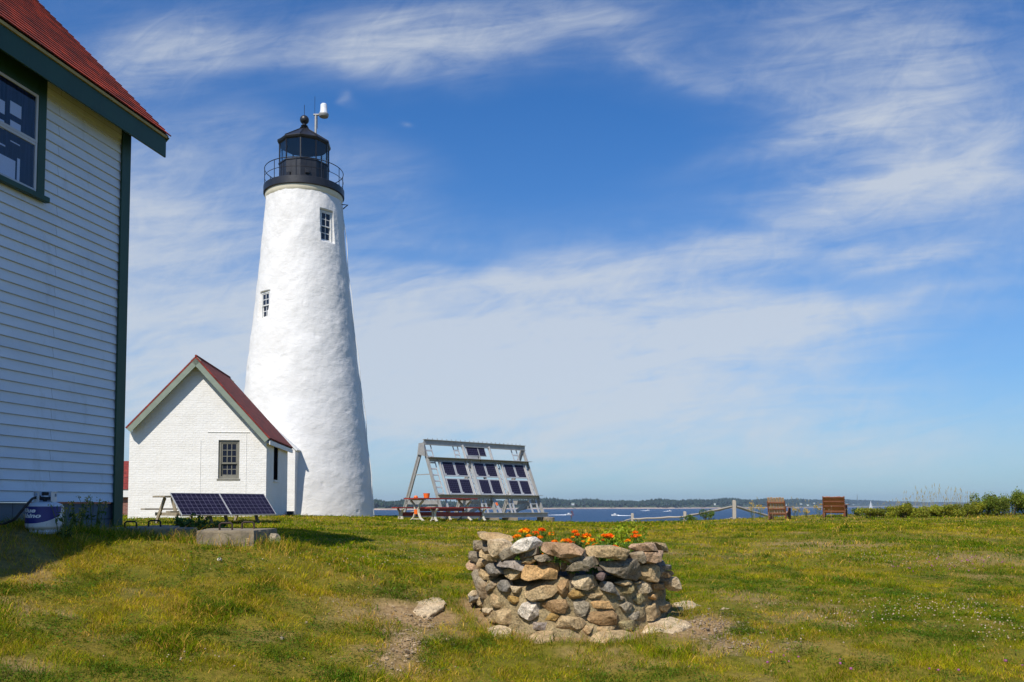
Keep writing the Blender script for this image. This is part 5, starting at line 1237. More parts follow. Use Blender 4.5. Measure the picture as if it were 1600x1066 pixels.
S(zA,'pink',.17,.08,(1010,350),(1100,325),(1450,340),(1590,420),(1570,480),(1440,525),(1230,500),(1140,470),(1050,420)); S(zS,'grey',.11,.03,(861,869),(890,873),(910,866),(925,858),(927,866),(912,877),(895,881),(870,878))
S(zA,'gold',.05,-.05,(1200,600),(1285,590),(1300,690),(1230,712)); S(zA,'tan',.06,0,(180,680),(290,650),(340,730),(385,805),(280,800),(240,720))
S(zS,'grey',.08,.03,(739,900),(744,892),(752,900),(762,924),(758,933),(752,935),(745,925)); S(zA,'brown',.05,-.05,(1310,590),(1390,585),(1400,690),(1330,700))
S(zC,'grey',.05,0,(340,170),(400,70),(460,80),(430,150),(370,200)); S(zC,'blue',.06,.02,(440,150),(500,60),(620,60),(640,150),(610,210),(520,190)); S(zC,'ltan',.06,.02,(640,160),(660,135),(780,150),(740,220),(680,220))
S(zC,'tan',.08,.04,(805,170),(820,145),(950,160),(1080,110),(1240,150),(1260,180),(1170,270),(1080,312),(950,325),(850,270)); S(zC,'brown',.06,.02,(1270,130),(1310,60),(1440,50),(1400,200),(1370,280),(1290,260))
S(zC,'tan',.07,.02,(320,270),(400,240),(520,290),(560,400),(480,410),(350,350)); S(zC,'gold',.05,.02,(590,330),(640,265),(760,280),(850,290),(740,340),(650,392)); S(zC,'white',.07,.04,(710,440),(800,370),(940,340),(1030,380),(1040,480),(900,580),(760,510))
S(zC,'brown',.06,.02,(1060,380),(1180,320),(1360,320),(1410,400),(1360,490),(1250,480),(1100,460)); S(zC,'gold',.05,.01,(1010,540),(1060,490),(1220,490),(1300,520),(1240,590),(1060,590)); S(zC,'lav',.07,.03,(780,620),(820,590),(1000,620),(1230,610),(1230,700),(1200,740),(1060,710),(900,700))
S(zS,'tan',.07,.03,(870,982),(874,969),(878,963),(908,966),(915,973),(908,981),(889,985)); S(zS,'gold',.05,.02,(887,930),(896,922),(911,926),(915,930),(905,935),(889,935)); S(zC,'tan',.05,.01,(210,290),(240,270),(330,350),(310,390),(240,400)); S(zC,'ltan',.05,.02,(250,450),(350,410),(410,440),(390,500),(300,510))
S(zC,'tan',.09,.04,(350,560),(430,480),(600,420),(690,560),(640,640),(440,610)); S(zS,'grey',.05,.02,(896,942),(901,938),(918,938),(921,950),(915,962),(905,964),(898,957)); S(zC,'ltan',.05,.03,(90,240),(160,190),(190,250),(150,290))
S(zB,'tan',.18,.08,(210,400),(250,375),(500,370),(760,440),(790,490),(760,540),(560,545),(240,500)); S(zS,'grey',.11,.07,(886,892),(897,880),(915,872),(930,870),(943,873),(942,879),(925,886),(910,891)); S(zB,'dgrey',.12,.04,(370,590),(770,540),(830,650),(860,740),(810,810),(620,780),(430,700),(380,630))
S(zB,'grey',.11,.03,(790,480),(860,440),(930,500),(930,600),(890,620),(810,560)); S(zB,'pink',.13,.05,(840,400),(880,340),(1050,330),(1110,400),(1090,425),(900,432)); S(zB,'pink',.12,.06,(930,455),(1110,430),(1150,470),(1120,560),(990,590),(930,560))
S(zB,'tan',.12,.04,(890,640),(1000,600),(1080,640),(1080,740),(1040,830),(960,820),(880,770)); S(zB,'blue',.08,.03,(1080,600),(1140,560),(1150,640),(1120,760),(1085,800)); S(zB,'tan',.12,.0,(1060,320),(1150,330),(1200,400),(1190,450),(1120,420))
S(zB,'blue',.07,.06,(1140,620),(1210,610),(1225,670),(1150,680)); S(zB,'brown',.08,.06,(1130,700),(1220,690),(1260,730),(1200,780),(1130,770)); S(zB,'ltan',.08,.12,(1250,800),(1330,780),(1370,850),(1360,940),(1320,955),(1280,900))
S(zB,'brown',.08,.04,(1040,870),(1140,850),(1180,900),(1150,935),(1050,930)); S(zB,'dgrey',.09,.05,(1100,790),(1240,790),(1260,850),(1200,880),(1120,850))
S(zB,'purple',.06,.04,(260,740),(350,715),(420,750),(430,790),(330,820),(270,800)); S(zS,'ltan',.08,.03,(893,908),(900,902),(920,899),(928,900),(936,915),(917,922),(900,919)); S(zB,'blue',.07,.04,(325,890),(370,830),(460,850),(560,950),(590,1010),(420,970),(340,930))
S(zB,'tan',.06,.02,(540,850),(650,810),(750,820),(740,860),(620,890)); S(zB,'olive',.05,.02,(590,920),(780,870),(820,940),(810,990),(600,985)); S(zB,'tan',.05,.01,(770,850),(870,820),(860,840),(800,862)); S(zB,'ltan',.07,.02,(840,900),(900,830),(1000,880),(990,960),(860,990))
S(zD,'tan',.05,.02,(100,180),(280,180),(290,210),(140,225)); S(zD,'orange',.05,.02,(160,280),(200,255),(340,255),(440,280),(420,320),(300,330),(180,320)); S(zD,'brown',.08,.03,(110,410),(180,370),(360,355),(430,410),(440,480),(250,490),(160,470)); S(zD,'grey',.06,.02,(440,300),(510,260),(570,290),(570,340),(490,370))
S(zD,'grey',.06,.02,(440,410),(620,355),(700,360),(690,420),(560,440),(460,460)); S(zD,'grey',.05,.01,(320,200),(440,200),(550,240),(570,265),(400,235)); S(zD,'olive',.06,.01,(580,240),(640,180),(700,220),(700,290),(620,280)); S(zD,'tan',.07,.02,(700,350),(780,260),(830,300),(810,400),(760,440),(710,450))
S(zD,'orange',.06,.03,(750,210),(780,170),(810,200),(790,240)); S(zD,'olive',.07,.03,(460,460),(700,430),(700,460),(600,530),(430,550),(360,540)); S(zD,'tan',.06,.03,(180,560),(220,510),(400,500),(360,560),(240,575)); S(zD,'tan',.06,.03,(70,540),(100,500),(170,510),(120,600),(70,580))
S(zD,'tan',.06,.05,(830,240),(900,260),(950,310),(940,370),(860,340)); S(zD,'olive',.05,.0,(590,310),(680,300),(690,345),(610,345))
def star_stone(name, poly, t, mat, seed, frame, parent, flat=None):
    """poly: outline in metres in the wall's tangent plane; bulges t to both sides."""
    V, T = ICO4 if len(poly) > 4 else ICO3
    P = np.array(poly); c = P.mean(0); area = 0
    q = np.roll(P, -1, 0); cr = P[:, 0]*q[:, 1]-q[:, 0]*P[:, 1]; A_ = cr.sum()/2
    if abs(A_) > 1e-6: c = ((P+q)*cr[:, None]).sum(0)/(6*A_)
    E0 = P-c; E1 = q-c
    ang = np.arctan2(V[:, 1], V[:, 0]); dx, dy = np.cos(ang), np.sin(ang); rad = np.zeros(len(V))+1e-3
    for a, b in zip(E0, E1):
        ex, ey = b-a; den = dx*ey-dy*ex; den = np.where(np.abs(den) < 1e-9, 1e-9, den)
        tt = (a[0]*ey-a[1]*ex)/den; u = (a[0]*dy-a[1]*dx)/den
        ok = (u >= -1e-6) & (u <= 1+1e-6) & (tt > 0); rad = np.where(ok, np.maximum(rad, tt), rad)
    rho = np.hypot(V[:, 0], V[:, 1]); r = np.random.default_rng(seed)
    w = rho**.46; z = np.sign(V[:, 2])*np.abs(V[:, 2])**.8*t
    O = np.stack([dx*rad*w, dy*rad*w, z], 1)
    s = np.sqrt(np.abs(A_))
    for k in range(9):
        n = r.normal(size=3)*np.array([1, 1, 1.6/s*t+.8]); n[2] = abs(n[2])+.5; n /= np.linalg.norm(n); qn = O@n; d = np.quantile(qn, r.uniform(.84, .97)); O = O-np.outer(np.maximum(0, qn-d), n)*.96
    nz = n3(O, 9., seed*3.1); nz2 = n3(O, 30., seed*1.3); O = O*(1+.10*nz[:, None])+np.outer(nz2*.006+nz*.010, [0, 0, 1])
    if flat: O[:, 2] = np.where(O[:, 2] > flat, flat+(O[:, 2]-flat)*.12, O[:, 2])
    bx, by, bz, org = frame
    Wd = org+np.outer(O[:, 0]+c[0], bx)+np.outer(O[:, 1]+c[1], by)+np.outer(O[:, 2], bz)
    o = npmesh(name, Wd, None, T, M[mat], parent=parent, smooth=True); o.data.set_sharp_from_angle(angle=R(24)); return o
def build_planter():
    root = empty('stone_planter', (PC.x, PC.y, PZ), 0, 'round planter ring of mixed field stones set in mortar, full of marigolds', 'planter')
    org3 = np.array([PC.x, PC.y, PZ])
    # mortared drum
    NT, NZ = 220, 46; th = np.linspace(0, 2*np.pi, NT, endpoint=False); zs = np.linspace(-.25, .50, NZ)
    TH, ZZ = np.meshgrid(th, zs); base = np.interp(ZZ, [-.25, 0, .1, .25, .5], [.89, .875, .858, .860, .862])
    Xc, Yc = np.cos(TH), np.sin(TH); nn = (fbm(TH*.9+5, ZZ+3, .12, 71, 4)-.5)*.05+(fbm(TH*.9+5, ZZ+3, .03, 72, 2)-.5)*.018
    ztop = .42+.03*np.sin(TH*3)+.03*np.sin(TH*7+1)
    RR = base+nn-np.clip((ZZ-ztop)*3, 0, .16)
    V = np.stack([RR*Xc, RR*Yc, ZZ], -1).reshape(-1, 3)
    i, j = np.meshgrid(np.arange(NZ-1), np.arange(NT), indexing='ij'); i = i.ravel(); j = j.ravel(); j1 = (j+1) % NT
    npmesh('mortar_wall', V, np.stack([i*NT+j, i*NT+j1, (i+1)*NT+j1, (i+1)*NT+j], 1), None, M['mortar'], parent=root, smooth=True)
    a = MB(); r = np.random.default_rng(5); rings = [.05, .25, .45, .62, .74, .84]
    prof = [(rr, .56-.06*(rr/.8)**2) for rr in rings[::-1]]; a.lathe(prof, 40, capb=False); so_ = a.build('soil', M['soil'], root, smooth=True)
    n = 0; org = Vector((0, 0, EYE))
    for k, (zz, pts, mat, t, off) in enumerate(STONES):
        ox, oy, sc = zz; pp = [(ox+p[0]/sc, oy+p[1]/sc) for p in pts]
        mx = sum(p[0] for p in pp)/len(pp); my = sum(p[1] for p in pp)/len(pp)
        # the ray through the stone's middle meets the wall
        rad = .9
        for it in range(4):
            d = ray(mx, my); A_ = d.x**2+d.y**2; B_ = -2*(d.x*PC.x+d.y*PC.y); C_ = PC.x**2+PC.y**2-(rad+off)**2; disc = B_*B_-4*A_*C_
            tt = (-B_-math.sqrt(max(disc, 0)))/(2*A_); hit = org+d*tt; rad = Rz(hit.z-PZ)-.015
        nv = Vector((hit.x-PC.x, hit.y-PC.y, 0)).normalized()
        # never let the tangent plane be seen edge-on: stones on the flanks are chunky
        view = Vector((-d.x, -d.y, 0)).normalized(); f = nv.dot(view)
        if f < .45: nv = (nv+view*(.45-f)*1.6).normalized(); t = max(t, .09)
        bx = Vector((-nv.y, nv.x, 0)); by = Vector((0, 0, 1)); 
        poly = []
        for p in pp:
            q = on_plane(p[0], p[1], hit, nv); e = q-hit; poly.append((e.dot(bx)*1.10, e.dot(by)*1.10))
        fr = (np.array(bx), np.array(by), np.array(nv), np.array(hit-nv*t*.28)-org3)
        star_stone('stone', poly, t, mat, 10+k, fr, root); n += 1
    # stones the other side and rim stones at the back
    cols = ['tan', 'grey', 'pink', 'brown', 'ltan', 'dgrey', 'orange', 'blue']
    r = random.Random(9)
    for (px, py, w, h, col) in ((757, 838, .16, .05, 'tan'), (790, 838, .30, .07, 'pink'), (877, 845, .30, .075, 'grey'), (1003, 853, .12, .07, 'grey'), (930, 842, .22, .05, 'tan'), (960, 842, .2, .05, 'dgrey'), (835, 840, .2, .05, 'brown')):
        dd = ray(px, py); A_ = dd.x**2+dd.y**2; B_ = -2*(dd.x*PC.x+dd.y*PC.y); C_ = PC.x**2+PC.y**2-.90**2; disc = B_*B_-4*A_*C_; tt = (-B_+math.sqrt(max(0, disc)))/(2*A_); hit = org+dd*tt
        o = rock(Vector((hit.x-PC.x, hit.y-PC.y, .60)), (w*.6, .15, .075), 'st_'+col, px, 'stone', root, rz=0); n += 1
    for row, z in enumerate((.06, .22, .36, .50)):
        m = 4
        for k in range(m):
            an = R(10)+math.pi*(k+.5*(row % 2)+.3)/(m+.2); rr = Rz(z); o = rock(Vector((rr*math.cos(an), rr*math.sin(an), z)), (.10, .24, .075), 'st_'+r.choice(cols), row*10+k, 'stone', root, rz=an); n += 1
    print('planter stones', n)
    return root
build_planter()
# flat ledge rocks round the foot of the ring
def ledge(name, z, pts, col, label, top=.05, seed=1, D0=None):
    ox, oy, sc = z; W_ = [G(ox+p[0]/sc, oy+p[1]/sc) for p in pts]
    c = sum(W_, Vector())/len(W_); P = [((w.x-c.x), (w.y-c.y)) for w in W_]; zg = H(c.x, c.y)
    o = star_stone(name, P, top, 'st_'+col, seed, (np.array([1, 0, 0]), np.array([0, 1, 0]), np.array([0, 0, 1]), np.array([0, 0, 0])), None, flat=top*.42)
    sl = (H(c.x, c.y+.3)-H(c.x, c.y-.3))/.6; o.rotation_euler = (math.atan(sl), 0, 0)
    o.location = (c.x, c.y, zg-top*.05-(.018 if name == 'flat_rock' else 0)); return tag(o, label, 'rock')
ledge('ledge_rock', zD, [(600,540),(800,420),(990,385),(1090,440),(1175,510),(1050,565),(740,635),(640,590)], 'ltan', 'large smooth pale ledge rock jutting from the right foot of the planter', .07, 31)
ledge('ledge_rock', zD, [(120,620),(300,570),(600,545),(670,620),(300,665),(180,715)], 'tan', 'cracked tan ledge rock along the front foot of the planter', .07, 32)
ledge('ledge_rock', zD, [(930,270),(1040,245),(1230,270),(1280,300),(1150,370),(1040,350)], 'ltan', 'low pale rock behind the right side of the planter', .06, 33)
ledge('ledge_rock', zC, [(340,710),(450,670),(680,680),(660,790),(560,850),(430,800)], 'ltan', 'pinkish flat rock at the left foot of the planter', .07, 34)
ledge('ledge_rock', zC, [(860,770),(1220,770),(1220,870),(980,895)], 'tan', 'tan slab at the front foot of the planter beside the grass tuft', .07, 35)
ledge('flat_rock', zS, [(618,941),(640,936),(690,934),(703,940),(690,955),(660,970),(636,968),(640,955)], 'ltan', 'flat pale rock bedded in the bare patch left of the planter', .035, 36)
ledge('flat_rock', zS, [(583,1023),(600,1018),(618,1022),(605,1030),(590,1030)], 'tan', 'small flush rock in the bare path near the bottom edge', .03, 37)
for px, py, s, lab, col in ((343, 877, .02, 'small white stone lying in the grass before the slabs', 'white'), (441, 1000, .016, 'small grey pebble in the lawn left of the path', 'grey'), (478, 975, .013, 'tiny tan pebble in the lawn left of the flat rock', 'tan')):
    g = G(px, py); o = rock(g+Vector((0, 0, s*.8)), (s*1.1, s, s), 'st_'+col, px, 'pebble'); tag(o, lab, 'pebble', 'pebbles in the lawn')
# gravel
def build_gravel():
    V, T = icosphere(1); Vs, Ts, Cs = [], [], []; r = np.random.default_rng(8); n = 0
    for cx_, cy_, rx, ry, cnt in [(1120, 975, .38, .6, 700), (1160, 1000, .4, .35, 350), (650, 985, .3, .5, 450), (600, 1030, .3, .4, 200), (655, 1010, .25, .3, 250), (560, 950, .3, .5, 120)]:
        g = G(cx_, cy_); x = g.x+r.normal(0, rx*.6, cnt); y = g.y+r.normal(0, ry*.6, cnt); z = Hn(x, y)
        for k in range(cnt):
            s = r.uniform(.003, .010)*(1+1.2*(r.random() < .06)); P = V*r.uniform(.6, 1.2, V.shape)*s*np.array([1.1, 1.1, .6])+np.array([x[k], y[k], z[k]+s*.3-.004]); Vs.append(P); Ts.append(T+n); n += len(V)
            c = np.array([.34, .25, .15])*r.uniform(.45, 1.25) if cx_ < 1000 else np.array([.28, .21, .14])*r.uniform(.35, 1.4); Cs.append(np.tile(c, (len(V), 1)))
    m, nt, b = newmat('gravel'); a = nt.nodes.new('ShaderNodeAttribute'); a.attribute_name = 'col'; lnk(nt, a.outputs['Color'], b.inputs['Base Color']); b.inputs['Roughness'].default_value = .9
    npmesh('gravel', np.concatenate(Vs), None, np.concatenate(Ts), m, col=np.concatenate(Cs), label='loose gravel and grit in the bare patches around the planter', cat='gravel', kind='stuff')
build_gravel()
# ------------------------------------------------------------ plants built of leaf-sized faces
def leafcloud(centers, sizes, r, aspect=.5, up=.3, base=(.05,.11,.02), var=.35, warm=.15):
    N = len(centers); d = r.normal(size=(N, 3)); d[:, 2] += up; d /= np.linalg.norm(d, axis=1)[:, None]
    s = np.cross(d, r.normal(size=(N, 3))); s /= np.linalg.norm(s, axis=1)[:, None]
    L = sizes[:, None]; n_ = np.cross(d, s)
    V = np.stack([centers-d*L*.5, centers+s*L*aspect*.5+n_*L*.08, centers+d*L*.5, centers-s*L*aspect*.5+n_*L*.08], 1).reshape(-1, 3)
    Q = np.arange(N*4).reshape(-1, 4)
    b = np.array(base)*r.uniform(1-var, 1+var, (N, 1)); b[:, 0] *= 1+r.uniform(-warm, warm*2.5, N); C = np.repeat(b, 4, 0); return V, Q, C
def shrub(name, p, w, h, seed, label, cat, group, base=(.045,.095,.018), leaf=.06, N=1500, dep=None, spiky=0.):
    r = np.random.default_rng(seed); dep = dep or w
    t = empty(name, p, 0, label, cat, group)
    nb = 9; bc = np.stack([r.uniform(-.36, .36, nb)*w, r.uniform(-.36, .36, nb)*dep, r.uniform(.25, .78, nb)*h], 1); bs = r.uniform(.16, .30, nb)
    k = r.integers(0, nb, N); u = r.normal(size=(N, 3)); u /= np.linalg.norm(u, axis=1)[:, None]; u *= r.uniform(.3, 1.05, (N, 1))**.5
    P = bc[k]+u*bs[k][:, None]*np.array([w, dep, h*1.15]); 
    if spiky: P[:, 2] += (r.random(N) < .25)*r.uniform(0, spiky, N)
    P[:, 2] = np.clip(P[:, 2], .02, None)
    V, Q, C = leafcloud(P, r.uniform(.6, 1.3, N)*leaf, r, .6, .35, base)
    bk = r.uniform(.65, 1.4, nb)[k]; C = C*np.repeat(bk, 4)[:, None]
    npmesh('crown', V, Q, None, M['leaf'], parent=t, col=C)
    a = MB()
    for i in range(nb): a.tube([(bc[i][0]*.2, bc[i][1]*.2, -.1), (bc[i][0]*.7, bc[i][1]*.7, bc[i][2]*.6), tuple(bc[i])], [.014, .010, .005], 5)
    a.build('stem', M['bark'], t); return t
hedge = [(1362,800,.9,.42),(1392,796,.8,.5),(1412,792,.5,.62),(1432,800,.9,.42),(1455,799,.8,.46),(1478,797,.9,.5),(1500,794,.8,.56),(1521,793,.8,.58),(1541,779,.8,.92),(1562,783,.7,.8),(1581,773,.8,1.05),(1602,777,.9,.95),(1630,776,1.,1.),(1660,772,1.1,1.05),(1695,774,1.2,1.1)]
hl = ['low shrub at the left end of the hedge, beside the sailboat','rounded low shrub second from the left end of the hedge','narrow shrub with a raised pointed tip in the hedge\'s left part','very low shrub just right of the narrow pointed one','low shrub in the sparse middle of the hedge, under grass stalks',
      'mid height shrub left of the hedge\'s middle under tall grass stalks','leafy shrub rising a little in the middle of the hedge','last of the low shrubs before the hedge steps up','first tall dark shrub where the hedge steps up','slightly lower shrub between the two tall dark peaks','tallest peaked shrub in the right part of the hedge','tall dark shrub cut by the right edge of the picture']+['tall shrub beyond the right edge of the picture']*3
for k, (px, py, w, h) in enumerate(hedge):
    D = 34.5+.6*math.sin(k*1.9); p = AT(px, py, D); zg = H(p.x, p.y); hh = max(h, p.z-zg+.05)
    shrub('hedge_shrub', (p.x, D, zg-.03), w*1.15, hh, 100+k, hl[k], 'shrub', 'shrubs of the low hedge', base=(.21,.24,.02) if k < 8 else (.13,.18,.018), leaf=.07, N=2500, dep=1.0, spiky=.08 if k < 8 else .18)
# filler shrubs behind so the hedge has depth
sh2 = [(1105, 812, 41, .55, 'low bright green shrub behind the rail fence'), (1078, 815, 41.5, .35, 'small green bush between the two shorter fence posts and the tall one'), (1345, 803, 37, .4, 'small shrub just right of the second chair')]
for k, (px, py, D, h, lab) in enumerate(sh2):
    x = (px-800)/F*D; shrub('small_shrub', (x, D, H(x, D)-.02), .8, h, 150+k, lab, 'shrub', None, base=(.10,.17,.025), leaf=.06, N=900)
def stalk_plant(name, p, h, n, seed, label, cat, head, group=None, spread=.15, leaf=.05, base=(.10,.14,.03), hs=.02):
    r = np.random.default_rng(seed); t = empty(name, p, 0, label, cat, group); a = MB(); tips = []; P = []
    for i in range(n):
        an = r.uniform(0, 6.28); q = Vector((math.cos(an), math.sin(an), 0))*r.uniform(.2, 1)*spread; hh = h*r.uniform(.6, 1.05)
        pts = [Vector((q.x*.3, q.y*.3, -.03)), Vector((q.x*.6, q.y*.6, hh*.5)), Vector((q.x*1.1, q.y*1.1, hh))]; a.tube(pts, [.005, .004, .0025], 4); tips.append(pts[2])
        for k in range(7): P.append(pts[0].lerp(pts[1], k/7) if k < 4 else pts[1].lerp(pts[2], (k-4)/3))
    a.build('stem', M['stem'], t)
    P = np.array(P)+r.normal(0, .02, (len(P), 3)); P[:, 2] = np.maximum(P[:, 2], .01)
    V, Q, C = leafcloud(P, r.uniform(.6, 1.4, len(P))*leaf, r, .35, .2, base); npmesh('leaves', V, Q, None, M['leaf'], parent=t, col=C)
    if head is not None and hs > .02:
        for tp in tips:
            c = np.repeat(np.array([tp]), 14, 0)+r.normal(0, hs, (14, 3)); V, Q, C = leafcloud(c, r.uniform(.6, 1.3, len(c))*hs*1.3, r, .8, .4, head); npmesh('flower_head', V, Q, None, M['petal'], parent=t, col=C)
    elif head is not None:
        c = np.repeat(np.array(tips), 14, 0)+r.normal(0, hs, (len(tips)*14, 3)); V, Q, C = leafcloud(c, r.uniform(.6, 1.3, len(c))*hs*1.3, r, .8, .4, head); npmesh('flower_umbel', V, Q, None, M['petal'], parent=t, col=C)
    return t
for k, (px, D, h, lab) in enumerate([(1176, 39, .75, 'yellow goldenrod right of the tall fence post'), (1187, 39.5, .6, 'yellow goldenrod standing just left of the first chair'), (1243, 38.5, .42, 'yellow goldenrod right of the first chair'), (1258, 38.5, .35, 'short yellow goldenrod midway between the two chairs'), (1279, 38.5, .5, 'goldenrod just left of the second chair')]):
    x = (px-800)/F*D; stalk_plant('goldenrod', (x, D, H(x, D)), h, 9, 200+k, lab, 'wild plant', (.5,.38,.05), 'goldenrods along the bank', .22, .06, hs=.035)
x = (891-800)/F*37.5; stalk_plant('red_weed', (x, 37.5, H(x, 37.5)), .45, 4, 230, 'reddish weed standing alone on the bank behind the planter', 'wild plant', (.25,.06,.04), None, .1, .05, (.2,.08,.04), .03)
for k, (px, py, D, h, lab) in enumerate([(122, 826, 8.7, .36, 'tall wiry weed with pale flower heads beside the gas bottle'), (148, 832, 8.9, .40, 'wild plant with a dark round head before the house foundation'), (100, 835, 7.9, .30, 'leafy weed pressed against the right side of the gas bottle')]):
    x = (px-800)/F*D; stalk_plant('weed', (x, D, H(x, D)), h, 10, 240+k, lab, 'wild plant', (.25,.25,.05), 'weeds beside the house', .16, .06, (.045,.09,.02), .012)
for k, (px, D, w, h, lab) in enumerate([(305, 10.4, .35, .30, 'leafy weed clump growing in the gap between the two slabs'), (330, 11.5, .5, .26, 'leafy weeds behind the short slab under the solar panels'), (410, 12.0, .3, .18, 'small leafy weed behind the right end of the short slab'), (286, 11.2, .3, .26, 'leafy weed at the left of the slab gap')]):
    x = (px-800)/F*D; shrub('weed_clump', (x, D, H(x, D)-.01), w, h, 260+k, lab, 'wild plant', 'weeds around the slabs', base=(.06,.12,.02), leaf=.05, N=420)
# ------------------------------------------------------------ marigolds
def build_marigolds():
    heads = [(zA,840,155,14),(zA,745,230,9),(zA,630,335,9),(zA,890,225,8),(zA,985,190,10),(zA,1040,245,8),(zA,1060,145,9),(zA,1190,200,10),(zA,1060,470,6),(zA,1235,300,8),(zA,1360,285,8),(zA,1410,285,9),(zA,1460,318,8),(zA,1500,170,9),(zA,1530,212,8),
             (zA,690,245,5),(zA,960,262,5),(zA,1090,155,6),(zA,1475,245,6),(zB,10,212,7),(zB,130,225,14),(zB,205,280,10),(zB,158,332,7),(zB,262,348,10),(zB,370,220,8),(zB,440,222,12),(zB,350,282,5),(zB,690,285,7),(zB,780,180,8),(zB,770,230,10),(zB,830,222,6),(zB,515,370,9),(zB,780,372,12),(zB,100,300,6),(zB,650,300,4),(zA,1010,325,5)]
    org = Vector((0, 0, EYE)); zs_ = PZ+.53; plants = []
    r = random.Random(3)
    for k, (z, x, y, s) in enumerate(heads):
        px, py = z[0]+x/z[2], z[1]+y/z[2]
        D = 7.55+ (1-(py-825)/35)*.75+r.uniform(-.08, .12); D = min(max(D, 7.42), 8.6)
        p = AT(px, py, D)
        if p.z < zs_+.04: p = AT(px, py, 7.40)
        plants.append((p, s/F*D))
    groups = []
    for p, s in plants:
        for g in groups:
            if (g[0]-p).length < .13: g.append((p, s)); break
        else: groups.append([p, (p, s)])
    for gi, g in enumerate(groups):
        fl = [q for q in g[1:]]; g0 = g[0]; cx = sum(q[0].x for q in fl)/len(fl); cy = sum(q[0].y for q in fl)/len(fl)
        t = empty('marigold_plant', (cx, cy, zs_-.02), 0, 'orange marigold plant growing inside the stone ring planter', 'flower', 'orange marigolds in the planter')
        rr = np.random.default_rng(500+gi); a = MB()
        for p, s in fl:
            q = p-Vector((cx, cy, zs_-.02)); a.tube([(q.x*.3, q.y*.3, -.02), (q.x*.7, q.y*.7, max(.02, q.z*.6)), (q.x, q.y, q.z-.005)], .0035, 5)
        a.build('stem', M['stem'], t)
        n = 320; hmx = max(max(p.z for p, s in fl)-zs_, .08)
        P = np.stack([rr.normal(0, .075, n), rr.normal(0, .07, n), rr.uniform(.0, hmx*1.0, n)], 1); V, Q, C = leafcloud(P, rr.uniform(.025, .055, n), rr, .28, .8, (.10,.19,.015), .4, .5); npmesh('leaves', V, Q, None, M['leaf'], parent=t, col=C)
        for p, s in fl:
            q = np.array(p-Vector((cx, cy, zs_-.02))); rad = s/2*1.15; m = 90
            u = rr.normal(size=(m, 3)); u[:, 2] = np.abs(u[:, 2]); u /= np.linalg.norm(u, axis=1)[:, None]; c = q+u*np.array([rad, rad, rad*.62])*rr.uniform(.6, 1, (m, 1))-np.array([0, 0, rad*.3])
            V, Q, C = leafcloud(c, np.full(m, rad*.75), rr, .9, .2, (.85,.17,.008), .22, .05); C[:, 1] *= np.repeat(rr.uniform(.5, 2.0, m), 4)*rr.uniform(.7, 1.7); npmesh('flower_head', V, Q, None, M['petal'], parent=t, col=np.clip(C, 0, 1))
    # leafy bright plant at the back and filler foliage plants
    for k, (px, py, D, w, h, c, lab) in enumerate([(972, 818, 8.3, .56, .30, (.34,.44,.02), 'lush yellow green leafy plant at the right back of the planter'), (938, 832, 8.0, .34, .18, (.26,.36,.02), 'shorter yellow green leafy plant left of the lush one'), (912, 848, 7.8, .3, .13, (.09,.17,.02), 'low green seedling clump in the middle of the planter'), (955, 850, 7.75, .4, .13, (.07,.14,.02), 'dark green seedling clump along the front right rim'), (835, 845, 7.9, .34, .13, (.07,.14,.02), 'green seedling clump among the left marigolds'), (1000, 850, 7.9, .25, .12, (.08,.15,.02), 'green seedling clump against the right rim'), (885, 850, 7.8, .25, .10, (.06,.12,.02), 'dark green seedling clump left of the middle marigolds')]):
        x = (px-800)/F*D; shrub('leafy_plant', (x, D, zs_-.03), w, max(h, AT(px, py, D).z-zs_+.03), 300+k, lab, 'plant', None, base=c, leaf=.036, N=2200, dep=w*.8)
    for k, (px, py, lab) in enumerate([(893, 893, 'green plant sprouting from the hollow in the planter front'), (925, 893, 'dark green sprig under the big grey stone of the planter'), (842, 866, 'small marigold sprig growing through the wall beside the white stone')]):
        p = AT(px, py, 7.2 if k < 2 else 7.3); shrub('wall_sprig', p-Vector((0, 0, .03)), .13, .06, 320+k, lab, 'plant', None, base=(.05,.12,.015), leaf=.022, N=160)
build_marigolds()
